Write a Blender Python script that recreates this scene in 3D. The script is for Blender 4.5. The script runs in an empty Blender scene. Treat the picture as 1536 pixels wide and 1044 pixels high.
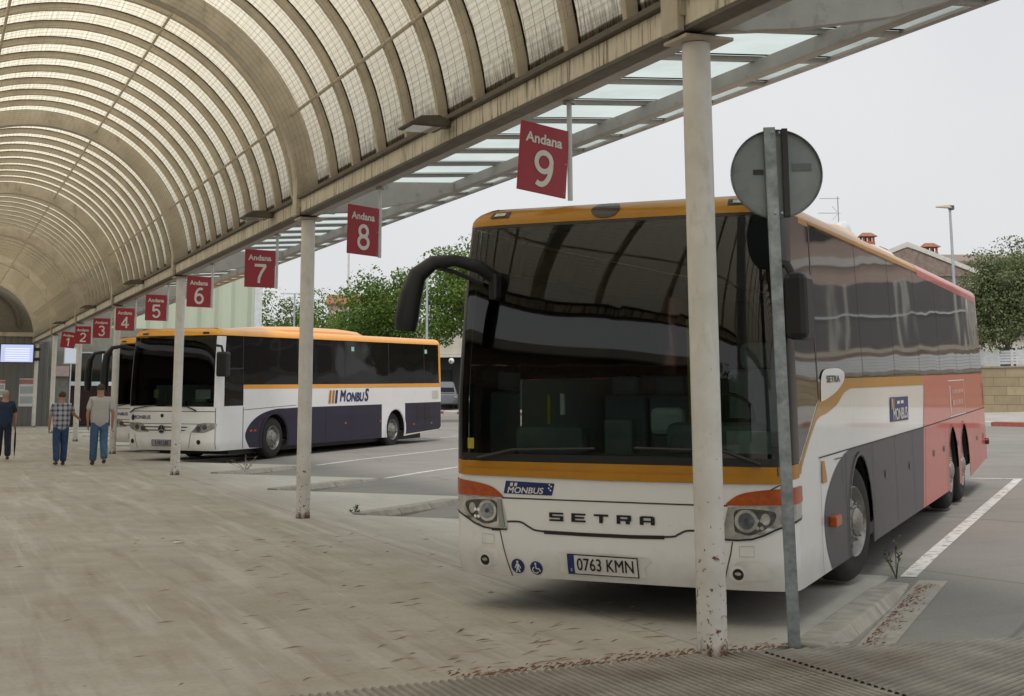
import bpy, bmesh, math, random
from mathutils import Vector, Matrix
from mathutils.geometry import tessellate_polygon
random.seed(7)
PI = math.pi
R = math.radians
sc = bpy.context.scene
col = sc.collection

# ------------------------------------------------------------------ camera
YAW, PITCH, ROLL, FPX = .3523, .1658, .002, 2090.36
EYE = Vector((0, 0, 1.6))
F0 = Vector((math.sin(YAW), math.cos(YAW), 0)); R0 = Vector((math.cos(YAW), -math.sin(YAW), 0)); Z0 = Vector((0, 0, 1))
FW = F0*math.cos(PITCH) + Z0*math.sin(PITCH)
UP = -F0*math.sin(PITCH) + Z0*math.cos(PITCH)
RT = R0*math.cos(ROLL) + UP*math.sin(ROLL)
U2 = -R0*math.sin(ROLL) + UP*math.cos(ROLL)
cam = bpy.data.cameras.new('camera')
cam.sensor_width = 36; cam.lens = FPX*36/1536
cam.shift_x = (768 - 675.24)/1536; cam.shift_y = (240.64 - 522)/1536
cam.clip_start = .05; cam.clip_end = 3000
co = bpy.data.objects.new('camera', cam); col.objects.link(co)
m = Matrix.Identity(4)
for i in range(3):
    m[i][0] = RT[i]; m[i][1] = U2[i]; m[i][2] = -FW[i]; m[i][3] = EYE[i]
co.matrix_world = m
sc.camera = co

# ------------------------------------------------------------------ sky, sun, exposure
SUN_EL, SUN_ROT = R(58), R(200)
w = bpy.data.worlds.new('World'); sc.world = w; w.use_nodes = True
nt = w.node_tree; nt.nodes.clear()
out = nt.nodes.new('ShaderNodeOutputWorld'); bg = nt.nodes.new('ShaderNodeBackground')
sky = nt.nodes.new('ShaderNodeTexSky'); sky.sky_type = 'NISHITA'; sky.sun_disc = False
sky.sun_elevation = SUN_EL; sky.sun_rotation = SUN_ROT; sky.air_density = 1.2; sky.dust_density = 4
hs = nt.nodes.new('ShaderNodeHueSaturation'); hs.inputs['Saturation'].default_value = .3
tc = nt.nodes.new('ShaderNodeTexCoord'); nz = nt.nodes.new('ShaderNodeTexNoise')
nz.inputs['Scale'].default_value = 2.2; nz.inputs['Detail'].default_value = 5; nz.inputs['Roughness'].default_value = .45
rp = nt.nodes.new('ShaderNodeValToRGB')
rp.color_ramp.elements[0].position = .3; rp.color_ramp.elements[0].color = (5.55, 5.68, 5.85, 1)
rp.color_ramp.elements[1].position = .75; rp.color_ramp.elements[1].color = (6.6, 6.65, 6.75, 1)
mx = nt.nodes.new('ShaderNodeMix'); mx.data_type = 'RGBA'; mx.inputs[0].default_value = .9
nt.links.new(sky.outputs[0], hs.inputs['Color']); nt.links.new(tc.outputs['Generated'], nz.inputs['Vector'])
nt.links.new(nz.outputs['Fac'], rp.inputs[0]); nt.links.new(hs.outputs[0], mx.inputs[6]); nt.links.new(rp.outputs[0], mx.inputs[7])
nt.links.new(mx.outputs[2], bg.inputs[0]); bg.inputs[1].default_value = .1
nt.links.new(bg.outputs[0], out.inputs[0])
sl = bpy.data.lights.new('sun', 'SUN'); sl.energy = 1.5; sl.angle = R(14); sl.color = (1, .95, .88)
so = bpy.data.objects.new('sun', sl); col.objects.link(so)
sd = Vector((math.sin(SUN_ROT)*math.cos(SUN_EL), math.cos(SUN_ROT)*math.cos(SUN_EL), math.sin(SUN_EL)))
so.rotation_euler = sd.to_track_quat('Z', 'Y').to_euler()
sc.view_settings.view_transform = 'Standard'; sc.view_settings.look = 'None'
sc.view_settings.exposure = 0.4; sc.view_settings.gamma = 1
sc.render.engine = 'CYCLES'
sc.cycles.use_denoising = True
sc.cycles.max_bounces = 8; sc.cycles.transparent_max_bounces = 12
sc.cycles.sample_clamp_indirect = 6

# ------------------------------------------------------------------ materials
def newmat(name):
    mt = bpy.data.materials.new(name); mt.use_nodes = True
    n = mt.node_tree; b = n.nodes['Principled BSDF']
    return mt, n, b
def node(n, t, **k):
    x = n.nodes.new(t)
    for a, v in k.items():
        if a.startswith('i_'): x.inputs[a[2:].replace('_', ' ')].default_value = v
        else: setattr(x, a, v)
    return x
def mixc(n, fac, a, b, bt='MIX'):
    x = n.nodes.new('ShaderNodeMix'); x.data_type = 'RGBA'; x.blend_type = bt
    for i, v in ((0, fac), (6, a), (7, b)):
        if hasattr(v, 'links'): n.links.new(v, x.inputs[i])
        elif i == 0: x.inputs[0].default_value = v
        else: x.inputs[i].default_value = (*v[:3], 1)
    return x.outputs[2]
def noise(n, vec, scale, detail=4, rough=.55, st=None):
    x = node(n, 'ShaderNodeTexNoise'); x.inputs['Scale'].default_value = scale
    x.inputs['Detail'].default_value = detail; x.inputs['Roughness'].default_value = rough
    if st:
        mp = node(n, 'ShaderNodeMapping'); mp.inputs['Scale'].default_value = st[0]
        if len(st) > 1: mp.inputs['Rotation'].default_value = st[1]
        n.links.new(vec, mp.inputs[0]); vec = mp.outputs[0]
    n.links.new(vec, x.inputs['Vector'])
    return x.outputs['Fac']
def ramp(n, v, p0, p1, c0=0., c1=1.):
    x = node(n, 'ShaderNodeMapRange'); x.inputs[1].default_value = p0; x.inputs[2].default_value = p1
    x.inputs[3].default_value = c0; x.inputs[4].default_value = c1
    n.links.new(v, x.inputs[0]); return x.outputs[0]
def mth(n, op, a, b=None, c=None):
    x = node(n, 'ShaderNodeMath', operation=op)
    for i, v in enumerate((a, b, c)):
        if v is None: continue
        if hasattr(v, 'links'): n.links.new(v, x.inputs[i])
        else: x.inputs[i].default_value = v
    return x.outputs[0]
def bumpn(n, b, h, strength=.3, dist=.01):
    x = node(n, 'ShaderNodeBump'); x.inputs['Strength'].default_value = strength; x.inputs['Distance'].default_value = dist
    n.links.new(h, x.inputs['Height']); n.links.new(x.outputs[0], b.inputs['Normal'])
def M(name, c, rough=.6, metal=0., var=.12, scale=6., dirt=None, dscale=3., dth=(.55, .7), bump=0., coat=0., spec=.5, streak=None):
    mt, n, b = newmat(name)
    v = node(n, 'ShaderNodeTexCoord').outputs['Object']
    f = noise(n, v, scale, 5, .6)
    cc = mixc(n, ramp(n, f, .3, .7), [x*(1-var) for x in c], [min(1, x*(1+var)) for x in c])
    if dirt:
        g = noise(n, v, dscale, 6, .65, (streak,) if streak else None)
        cc = mixc(n, ramp(n, g, *dth), cc, dirt)
    n.links.new(cc, b.inputs['Base Color'])
    b.inputs['Roughness'].default_value = rough; b.inputs['Metallic'].default_value = metal
    b.inputs['Specular IOR Level'].default_value = spec
    if coat: b.inputs['Coat Weight'].default_value = coat; b.inputs['Coat Roughness'].default_value = .04
    if bump: bumpn(n, b, noise(n, v, scale*8, 4), bump)
    return mt
def glassmat(name, tint, f0=1.7, rough=.02):
    mt, n, b = newmat(name); n.nodes.remove(b)
    o = n.nodes['Material Output']
    t = node(n, 'ShaderNodeBsdfTransparent'); t.inputs[0].default_value = (*tint, 1)
    g = node(n, 'ShaderNodeBsdfGlossy'); g.inputs['Roughness'].default_value = rough; g.inputs[0].default_value = (.9, .9, .9, 1)
    fr = node(n, 'ShaderNodeFresnel'); fr.inputs[0].default_value = f0
    v = node(n, 'ShaderNodeTexCoord').outputs['Object']
    bp = node(n, 'ShaderNodeBump'); bp.inputs['Strength'].default_value = .25; bp.inputs['Distance'].default_value = .02
    n.links.new(noise(n, v, .9, 1), bp.inputs['Height']); n.links.new(bp.outputs[0], g.inputs['Normal'])
    ms = node(n, 'ShaderNodeMixShader'); n.links.new(fr.outputs[0], ms.inputs[0])
    n.links.new(t.outputs[0], ms.inputs[1]); n.links.new(g.outputs[0], ms.inputs[2]); n.links.new(ms.outputs[0], o.inputs[0])
    return mt
def darkglass(name, c=(.012, .013, .014), wav=.35, ior=1.6):
    mt, n, b = newmat(name)
    b.inputs['Base Color'].default_value = (*c, 1); b.inputs['Roughness'].default_value = .04; b.inputs['IOR'].default_value = ior
    v = node(n, 'ShaderNodeTexCoord').outputs['Object']
    h = noise(n, v, .8, 1, .4, ((1, 1, 1.6),))
    bumpn(n, b, h, wav, .035)
    return mt

def concrete_mat():
    mt, n, b = newmat('concrete')
    g = node(n, 'ShaderNodeNewGeometry').outputs['Position']
    sx = node(n, 'ShaderNodeSeparateXYZ'); n.links.new(g, sx.inputs[0])
    X, Y = sx.outputs[0], sx.outputs[1]
    big = noise(n, g, .35, 5, .6); mid = noise(n, g, 2.3, 6, .65); fine = noise(n, g, 60, 4, .6)
    c = mixc(n, ramp(n, big, .35, .65), (.41, .375, .32), (.55, .52, .46))
    c = mixc(n, ramp(n, mid, .35, .75, 0, .55), c, (.37, .325, .265))
    st = noise(n, g, 1.0, 3, .5, ((3.2, .25, 1),))
    c = mixc(n, ramp(n, st, .55, .68, 0, .6), c, (.62, .595, .545))
    st2 = noise(n, g, 1.0, 4, .6, ((5, .5, 1),))
    c = mixc(n, ramp(n, st2, .52, .68, 0, .6), c, (.33, .285, .23))
    fs = noise(n, g, 1.0, 5, .7, ((9, .22, 1),)); fm = noise(n, g, .5, 2)
    c = mixc(n, mth(n, 'MULTIPLY', ramp(n, fs, .56, .66), ramp(n, fm, .42, .6, 0, .5)), c, (.68, .65, .59))
    sp = noise(n, g, 14, 3, .6, ((1, .35, 1), (0, 0, .5)))
    c = mixc(n, ramp(n, sp, .68, .76, 0, .55), c, (.17, .12, .085))
    # outer lighter, bleached strip beyond the column line
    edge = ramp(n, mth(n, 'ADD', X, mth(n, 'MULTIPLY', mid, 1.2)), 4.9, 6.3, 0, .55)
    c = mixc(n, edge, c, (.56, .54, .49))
    c = mixc(n, ramp(n, noise(n, g, 24, 5, .75), .45, .75, 0, .30), c, (.16, .145, .12))
    # sawn joints
    j = mth(n, 'LESS_THAN', mth(n, 'ABSOLUTE', mth(n, 'SUBTRACT', X, 4.735)), .006)
    ym = mth(n, 'ABSOLUTE', mth(n, 'SUBTRACT', mth(n, 'WRAP', Y, 5.13, 0), 2.2))
    j2 = mth(n, 'LESS_THAN', ym, .006)
    j3 = mth(n, 'LESS_THAN', mth(n, 'ABSOLUTE', mth(n, 'SUBTRACT', X, 1.2)), .006)
    jj = mth(n, 'MAXIMUM', j, mth(n, 'MULTIPLY', j2, .35))
    c = mixc(n, mth(n, 'MULTIPLY', jj, .6), c, (.09, .08, .07))
    n.links.new(c, b.inputs['Base Color']); b.inputs['Roughness'].default_value = .82
    b.inputs['Specular IOR Level'].default_value = .3
    n.links.new(ramp(n, mid, .3, .7, .62, .9), b.inputs['Roughness'])
    bumpn(n, b, mth(n, 'ADD', mth(n, 'MULTIPLY', mid, .6), mth(n, 'MULTIPLY', fine, .12)), .35, .012)
    return mt
def asphalt_mat():
    mt, n, b = newmat('asphalt')
    g = node(n, 'ShaderNodeNewGeometry').outputs['Position']
    big = noise(n, g, .12, 5, .6); mid = noise(n, g, 1.6, 6, .7); fine = noise(n, g, 90, 2, .6)
    c = mixc(n, ramp(n, big, .35, .65), (.175, .163, .145), (.25, .237, .215))
    c = mixc(n, ramp(n, mid, .5, .8, 0, .5), c, (.155, .145, .13))
    st = noise(n, g, 1, 4, .6, ((.25, 2.2, 1), (0, 0, .78)))
    c = mixc(n, ramp(n, st, .54, .68, 0, .55), c, (.14, .13, .115))
    c = mixc(n, ramp(n, fine, .35, .7, 0, .3), c, (.46, .45, .42))
    ck = node(n, 'ShaderNodeTexVoronoi', feature='DISTANCE_TO_EDGE'); ck.inputs['Scale'].default_value = .22
    wv = mixc(n, .12, g, node(n, 'ShaderNodeTexNoise').outputs['Color']); n.links.new(wv, ck.inputs['Vector'])
    c = mixc(n, ramp(n, ck.outputs['Distance'], .0, .006, .5, 0), c, (.07, .065, .06))
    n.links.new(c, b.inputs['Base Color']); b.inputs['Roughness'].default_value = .88
    bumpn(n, b, fine, .4, .006)
    return mt
def panel_mat():
    # translucent corrugated sheet with wire netting stretched under it; UV = (arc length, distance along vault)
    mt, n, b = newmat('vault_sheet'); n.nodes.remove(b); o = n.nodes['Material Output']
    uv = node(n, 'ShaderNodeUVMap').outputs[0]
    s = node(n, 'ShaderNodeSeparateXYZ'); n.links.new(uv, s.inputs[0])
    U, V = s.outputs[0], s.outputs[1]
    big = noise(n, uv, .5, 4, .6); f = noise(n, uv, 7, 4, .6)
    c = mixc(n, ramp(n, big, .3, .7), (.88, .81, .635), (.95, .90, .755))
    c = mixc(n, ramp(n, f, .55, .8, 0, .4), c, (.80, .70, .50))
    cor = mth(n, 'PINGPONG', U, .038)
    c = mixc(n, ramp(n, cor, .004, .02, .3, 0), c, (.50, .42, .28))
    nu = mth(n, 'MULTIPLY', mth(n, 'LESS_THAN', mth(n, 'PINGPONG', V, .055), .0055), .75)
    nv = mth(n, 'LESS_THAN', mth(n, 'PINGPONG', U, .03), .0055)
    c = mixc(n, mth(n, 'MULTIPLY', mth(n, 'MAXIMUM', nu, nv), .22), c, (.30, .24, .15))
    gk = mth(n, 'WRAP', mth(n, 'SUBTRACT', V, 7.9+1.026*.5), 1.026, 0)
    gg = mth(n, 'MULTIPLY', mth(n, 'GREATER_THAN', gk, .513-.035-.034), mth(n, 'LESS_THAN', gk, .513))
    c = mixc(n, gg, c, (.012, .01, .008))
    # grime and leaf debris gathered at the springing line (low arc length)
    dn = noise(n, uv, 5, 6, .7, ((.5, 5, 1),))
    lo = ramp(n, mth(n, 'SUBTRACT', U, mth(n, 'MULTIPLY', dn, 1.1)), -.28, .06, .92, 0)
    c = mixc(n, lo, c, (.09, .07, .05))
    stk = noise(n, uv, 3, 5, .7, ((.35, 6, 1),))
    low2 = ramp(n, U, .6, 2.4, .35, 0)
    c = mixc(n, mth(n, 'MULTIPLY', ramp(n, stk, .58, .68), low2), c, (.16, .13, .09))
    t = node(n, 'ShaderNodeBsdfTranslucent'); d = node(n, 'ShaderNodeBsdfDiffuse')
    n.links.new(c, t.inputs[0]); n.links.new(c, d.inputs[0])
    ms = node(n, 'ShaderNodeMixShader'); ms.inputs[0].default_value = .12
    n.links.new(t.outputs[0], ms.inputs[1]); n.links.new(d.outputs[0], ms.inputs[2]); n.links.new(ms.outputs[0], o.inputs[0])
    return mt
def leafmat(name, c0, c1):
    mt, n, b = newmat(name)
    oi = node(n, 'ShaderNodeNewGeometry').outputs['Random Per Island']
    c = mixc(n, oi, c0, c1)
    n.links.new(c, b.inputs['Base Color']); b.inputs['Roughness'].default_value = .55
    b.inputs['Specular IOR Level'].default_value = .3
    b.inputs['Subsurface Weight'].default_value = 0
    tr = node(n, 'ShaderNodeBsdfTranslucent'); n.links.new(mixc(n, 1., c, (1.3, 1.5, .7), 'MULTIPLY'), tr.inputs[0])
    ms = node(n, 'ShaderNodeMixShader'); ms.inputs[0].default_value = .3
    o = n.nodes['Material Output']
    n.links.new(b.outputs[0], ms.inputs[1]); n.links.new(tr.outputs[0], ms.inputs[2]); n.links.new(ms.outputs[0], o.inputs[0])
    return mt
def emit(name, c, s, fn=None):
    mt, n, b = newmat(name); b.inputs['Base Color'].default_value = (.02, .02, .02, 1)
    b.inputs['Emission Color'].default_value = (*c, 1); b.inputs['Emission Strength'].default_value = s
    return mt
def blockmat(name, c, mortar, bw, bh, squash=1.):
    mt, n, b = newmat(name)
    v = node(n, 'ShaderNodeTexCoord').outputs['UV']
    k = node(n, 'ShaderNodeTexBrick'); k.inputs['Scale'].default_value = 1; k.inputs['Brick Width'].default_value = bw
    k.inputs['Row Height'].default_value = bh; k.inputs['Mortar Size'].default_value = .015
    k.inputs['Color1'].default_value = (*c, 1); k.inputs['Color2'].default_value = (*[x*.8 for x in c], 1); k.inputs['Mortar'].default_value = (*mortar, 1)
    n.links.new(v, k.inputs['Vector'])
    f = noise(n, v, 3, 5)
    n.links.new(mixc(n, ramp(n, f, .4, .8, 0, .4), k.outputs['Color'], [x*.5 for x in c]), b.inputs['Base Color'])
    b.inputs['Roughness'].default_value = .85
    return mt
def corrmat(name, c, pitch, axis='U'):
    mt, n, b = newmat(name)
    v = node(n, 'ShaderNodeTexCoord').outputs['UV']
    s = node(n, 'ShaderNodeSeparateXYZ'); n.links.new(v, s.inputs[0])
    p = mth(n, 'PINGPONG', s.outputs[0 if axis == 'U' else 1], pitch/2)
    cc = mixc(n, ramp(n, noise(n, v, .8, 4, .6, ((2, .3, 1),)), .35, .7, 0, .35), c, [x*.75 for x in c])
    n.links.new(cc, b.inputs['Base Color']); b.inputs['Roughness'].default_value = .5
    bumpn(n, b, mth(n, 'SMOOTH_MIN', p, pitch*.25, .02), 1., .5)
    return mt
def plaidmat():
    mt, n, b = newmat('plaid_cloth')
    v = node(n, 'ShaderNodeTexCoord').outputs['Object']
    s = node(n, 'ShaderNodeSeparateXYZ'); n.links.new(v, s.inputs[0])
    a = mth(n, 'LESS_THAN', mth(n, 'PINGPONG', s.outputs[0], .055), .022)
    c = mth(n, 'LESS_THAN', mth(n, 'PINGPONG', s.outputs[2], .055), .022)
    f = mth(n, 'MULTIPLY', mth(n, 'ADD', a, c), .5)
    x = mixc(n, f, (.42, .44, .48), (.035, .045, .10)); n.links.new(x, b.inputs['Base Color']); b.inputs['Roughness'].default_value = .9
    return mt

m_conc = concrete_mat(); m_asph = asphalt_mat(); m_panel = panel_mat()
m_kerb = M('kerb_stone', (.37, .34, .295), .85, var=.2, scale=5, dirt=(.27, .24, .205), dscale=4, dth=(.5, .75), bump=.3)
m_line = M('road_paint', (.62, .61, .57), .7, var=.1, scale=10, dirt=(.27, .26, .25), dscale=9, dth=(.52, .62))
m_steel = M('cream_steel', (.47, .42, .335), .5, var=.18, scale=2.5, dirt=(.17, .13, .09), dscale=3, dth=(.55, .8), streak=(1, 1, .4))
m_rib = M('rib_steel', (.50, .44, .34), .55, var=.18, scale=3)
m_beam = M('beam_paint', (.62, .57, .46), .5, var=.15, scale=2, dirt=(.15, .115, .08), dscale=4, dth=(.52, .64), streak=(2, 5, .4))
m_grey = M('grey_steel', (.36, .34, .32), .5, var=.12, scale=4, dirt=(.18, .15, .12), dscale=6, dth=(.58, .8))
m_gutter = M('dark_gutter', (.10, .085, .065), .6, var=.2)
def colmat():
    mt, n, b = newmat('column_paint')
    v = node(n, 'ShaderNodeTexCoord').outputs['Object']; s = node(n, 'ShaderNodeSeparateXYZ'); n.links.new(v, s.inputs[0])
    c = mixc(n, ramp(n, noise(n, v, 3, 5), .3, .7), (.62, .60, .56), (.80, .785, .75))
    c = mixc(n, ramp(n, noise(n, v, 5, 6, .7, ((1, 1, .35),)), .55, .75, 0, .5), c, (.32, .28, .22))
    ru = noise(n, v, 26, 5, .7)
    low = ramp(n, s.outputs[2], .0, 1.9, .135, 0)
    rr = ramp(n, mth(n, 'ADD', ru, low), .70, .73)
    c = mixc(n, rr, c, (.16, .055, .02))
    base = ramp(n, mth(n, 'SUBTRACT', s.outputs[2], mth(n, 'MULTIPLY', noise(n, v, 12, 4), .22)), -.10, -.02, 1, 0)
    c = mixc(n, base, c, (.13, .06, .03))
    n.links.new(c, b.inputs['Base Color']); b.inputs['Roughness'].default_value = .5
    bumpn(n, b, mth(n, 'ADD', rr, noise(n, v, 40, 3)), .15, .004)
    return mt
m_col = colmat()
m_red = M('sign_red', (.36, .018, .032), .35, var=.06)
m_white = M('white_letter', (.75, .73, .70), .5, var=.04)
m_galv = M('galvanised_steel', (.30, .33, .34), .42, metal=.6, var=.3, scale=14, dirt=(.17, .19, .2), dscale=5, dth=(.5, .7))
m_disc = M('sign_back', (.24, .26, .265), .5, metal=.3, var=.12, scale=5, dirt=(.13, .15, .15), dscale=2)
m_bwhite = M('bus_white', (.84, .84, .83), .25, var=.02, scale=2, dirt=(.64, .62, .58), dscale=2.5, dth=(.62, .95), coat=.6)
m_bwhite2 = M('bus_cream_white', (.86, .86, .86), .3, var=.02, scale=2, dirt=(.68, .66, .62), dscale=3, dth=(.6, .95), coat=.5)
m_gold = M('bus_gold', (.46, .205, .010), .35, var=.06, coat=.3, spec=.35)
m_orange = M('bus_orange', (.85, .36, .025), .35, var=.05, coat=.5)
m_bgrey = M('bus_slate', (.075, .068, .085), .45, var=.08, coat=.12, spec=.3)
m_bnavy = M('bus_navy', (.020, .017, .042), .4, var=.1, coat=.12, spec=.3)
m_bred = M('bus_red', (.55, .085, .068), .35, var=.05, coat=.5, spec=.4)
m_black = M('black_plastic', (.012, .012, .013), .45, var=.15)
m_black2 = M('black_trim', (.018, .018, .019), .3, var=.1)
m_seam = M('seam_dark', (.05, .045, .04), .8)
m_tyre = M('tyre_rubber', (.022, .021, .02), .8, var=.3, scale=10, bump=.3)
m_rim = M('steel_rim', (.30, .29, .27), .45, metal=.5, var=.2, scale=8, dirt=(.15, .12, .09), dscale=8)
m_chrome = M('chrome', (.75, .76, .77), .12, metal=1, var=.05)
m_amber = M('amber_lens', (.42, .075, .006), .3, var=.25, scale=20, coat=.3, spec=.4)
m_lens = M('lamp_reflector', (.50, .50, .47), .22, metal=.75, var=.45, scale=9, coat=1)
m_cav = M('lamp_cavity', (.10, .10, .095), .3, metal=.4, var=.6, scale=22)
m_ball = M('lamp_projector', (.17, .19, .22), .05, metal=.6, var=.5, scale=25, coat=1)
m_wind5 = glassmat('windscreen_glass_dark', (.38, .48, .44), 1.46)
m_wind = glassmat('windscreen_glass', (.50, .60, .57), 1.6)
m_side = darkglass('side_glass', (.02, .02, .02), .22, 1.7)
m_side5 = darkglass('side_glass_dark', (.010, .009, .009), .3, 1.3)
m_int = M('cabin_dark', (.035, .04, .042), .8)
m_dash = M('dashboard', (.19, .235, .225), .6)
m_seat = M('seat_cloth', (.26, .29, .31), .9)
m_yel = M('yellow_pole', (.40, .34, .02), .4)
m_blue = M('sticker_blue', (.012, .03, .15), .4)
m_navyl = M('letter_navy', (.02, .03, .12), .4)
m_paper = M('paper_white', (.75, .76, .78), .6, var=.05)
m_paperd = M('pale_headrest', (.48, .52, .52), .7)
m_plate = M('plate_white', (.66, .66, .64), .35)
m_leafA = leafmat('plane_leaf', (.05, .095, .014), (.15, .23, .045))
m_leafB = leafmat('olive_leaf', (.07, .095, .04), (.22, .25, .14))
m_bark = M('bark', (.14, .12, .09), .9, var=.3, scale=4)
m_endwall = corrmat('end_wall_sheet', (.16, .16, .155), .3)
m_green = corrmat('green_sheet', (.50, .56, .44), .9)
m_beige = M('beige_render', (.50, .47, .40), .85, var=.12, scale=1, dirt=(.33, .30, .25), dscale=.8)
m_cream = M('cream_wall', (.62, .60, .55), .85, var=.06, scale=.7)
m_pink = M('pink_render', (.50, .39, .34), .85, var=.08)
m_brown = M('brown_brick', (.13, .09, .065), .85, var=.2)
m_dark = M('dark_opening', (.025, .022, .022), .6)
m_doorred = M('red_door', (.40, .03, .03), .5)
m_tile = M('roof_tile', (.30, .13, .075), .85, var=.3, scale=6)
m_tileg = M('grey_brown_tile', (.24, .19, .16), .85, var=.3, scale=5)
m_brick = M('chimney_brick', (.42, .13, .07), .85, var=.2, scale=12)
m_wall = blockmat('retaining_block', (.47, .38, .24), (.22, .18, .12), 1.3, .385)
m_rail = M('white_rail', (.62, .66, .68), .5)
m_redkerb = M('kerb_red', (.40, .12, .09), .8, var=.2)
m_whkerb = M('kerb_white', (.62, .60, .56), .8)
m_lamp = M('lamp_grey', (.42, .46, .50), .4, metal=.3)
m_lampc = M('lamp_head_cream', (.55, .48, .36), .5)
m_pave = M('pavement_slab', (.40, .38, .35), .85, var=.12, scale=1)
m_groove = M('groove_concrete', (.30, .275, .24), .9, var=.25, scale=2.5, dirt=(.19, .155, .125), dscale=1.3, dth=(.45, .7), bump=.3)
m_litter = M('dry_leaf', (.21, .11, .07), .9, var=.5, scale=3)
m_twig = M('dry_twig', (.30, .225, .17), .9, var=.4, scale=3)
m_weed = M('weed_green', (.09, .12, .05), .8, var=.3)
m_skin = M('skin', (.42, .22, .15), .55, var=.05)
m_hairg = M('grey_hair', (.35, .32, .30), .8)
m_hairb = M('brown_hair', (.06, .04, .03), .8)
m_jean = M('denim', (.03, .07, .16), .9, var=.25, scale=14)
m_jean2 = M('light_denim', (.06, .13, .23), .9, var=.25, scale=14)
m_navy = M('navy_cloth', (.02, .035, .075), .9, var=.2)
m_navy2 = M('dark_trousers', (.018, .024, .05), .9)
m_shirtg = M('light_grey_cloth', (.46, .45, .43), .9, var=.06)
m_shoe = M('leather_shoe', (.05, .03, .02), .5)
m_plaid = plaidmat()
m_screen = emit('screen_glow', (.55, .64, .95), .72)
m_screenw = emit('screen_row', (.9, .92, 1.), .74)
m_carsilver = M('car_silver', (.13, .14, .16), .3, metal=.5, coat=1)
m_carwhite = M('car_white', (.55, .56, .57), .3, coat=1)
m_glassdoor = darkglass('door_glass', (.02, .025, .025), .05, 1.5)
m_canglass, _n, _b = newmat('canopy_glass'); _n.nodes.remove(_b)
_t = node(_n, 'ShaderNodeBsdfTranslucent'); _t.inputs[0].default_value = (.62, .69, .67, 1)
_p = node(_n, 'ShaderNodeBsdfTransparent'); _p.inputs[0].default_value = (.62, .70, .69, 1)
_m = node(_n, 'ShaderNodeMixShader'); _v = node(_n, 'ShaderNodeTexCoord').outputs['Object']
_u = node(_n, 'ShaderNodeSeparateXYZ'); _n.links.new(_v, _u.inputs[0])
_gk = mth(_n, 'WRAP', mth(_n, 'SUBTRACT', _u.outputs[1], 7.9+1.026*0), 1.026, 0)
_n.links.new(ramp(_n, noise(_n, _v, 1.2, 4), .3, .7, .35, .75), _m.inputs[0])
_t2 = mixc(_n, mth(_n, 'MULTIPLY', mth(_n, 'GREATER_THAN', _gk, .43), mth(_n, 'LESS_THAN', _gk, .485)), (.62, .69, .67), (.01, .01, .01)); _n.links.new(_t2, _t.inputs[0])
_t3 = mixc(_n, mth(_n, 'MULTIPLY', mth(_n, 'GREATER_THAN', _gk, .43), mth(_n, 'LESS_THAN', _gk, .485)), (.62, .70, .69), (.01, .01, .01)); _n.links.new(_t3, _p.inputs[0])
_n.links.new(_p.outputs[0], _m.inputs[1]); _n.links.new(_t.outputs[0], _m.inputs[2]); _n.links.new(_m.outputs[0], _n.nodes['Material Output'].inputs[0])

for mt in (m_bwhite, m_bwhite2):
    n = mt.node_tree; b = n.nodes['Principled BSDF']; src = b.inputs['Base Color'].links[0].from_socket; v = node(n, 'ShaderNodeTexCoord').outputs['Object']
    c = mixc(n, ramp(n, noise(n, v, 34, 3, .6), .70, .76, 0, .35), src, (.30, .28, .25))
    s3 = node(n, 'ShaderNodeSeparateXYZ'); n.links.new(v, s3.inputs[0])
    c = mixc(n, mth(n, 'MULTIPLY', ramp(n, mth(n, 'ADD', s3.outputs[2], mth(n, 'MULTIPLY', noise(n, v, 4, 5, .7), .35)), .10, .42, .5, 0), 1.), c, (.42, .385, .33))
    n.links.new(c, b.inputs['Base Color'])

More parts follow.
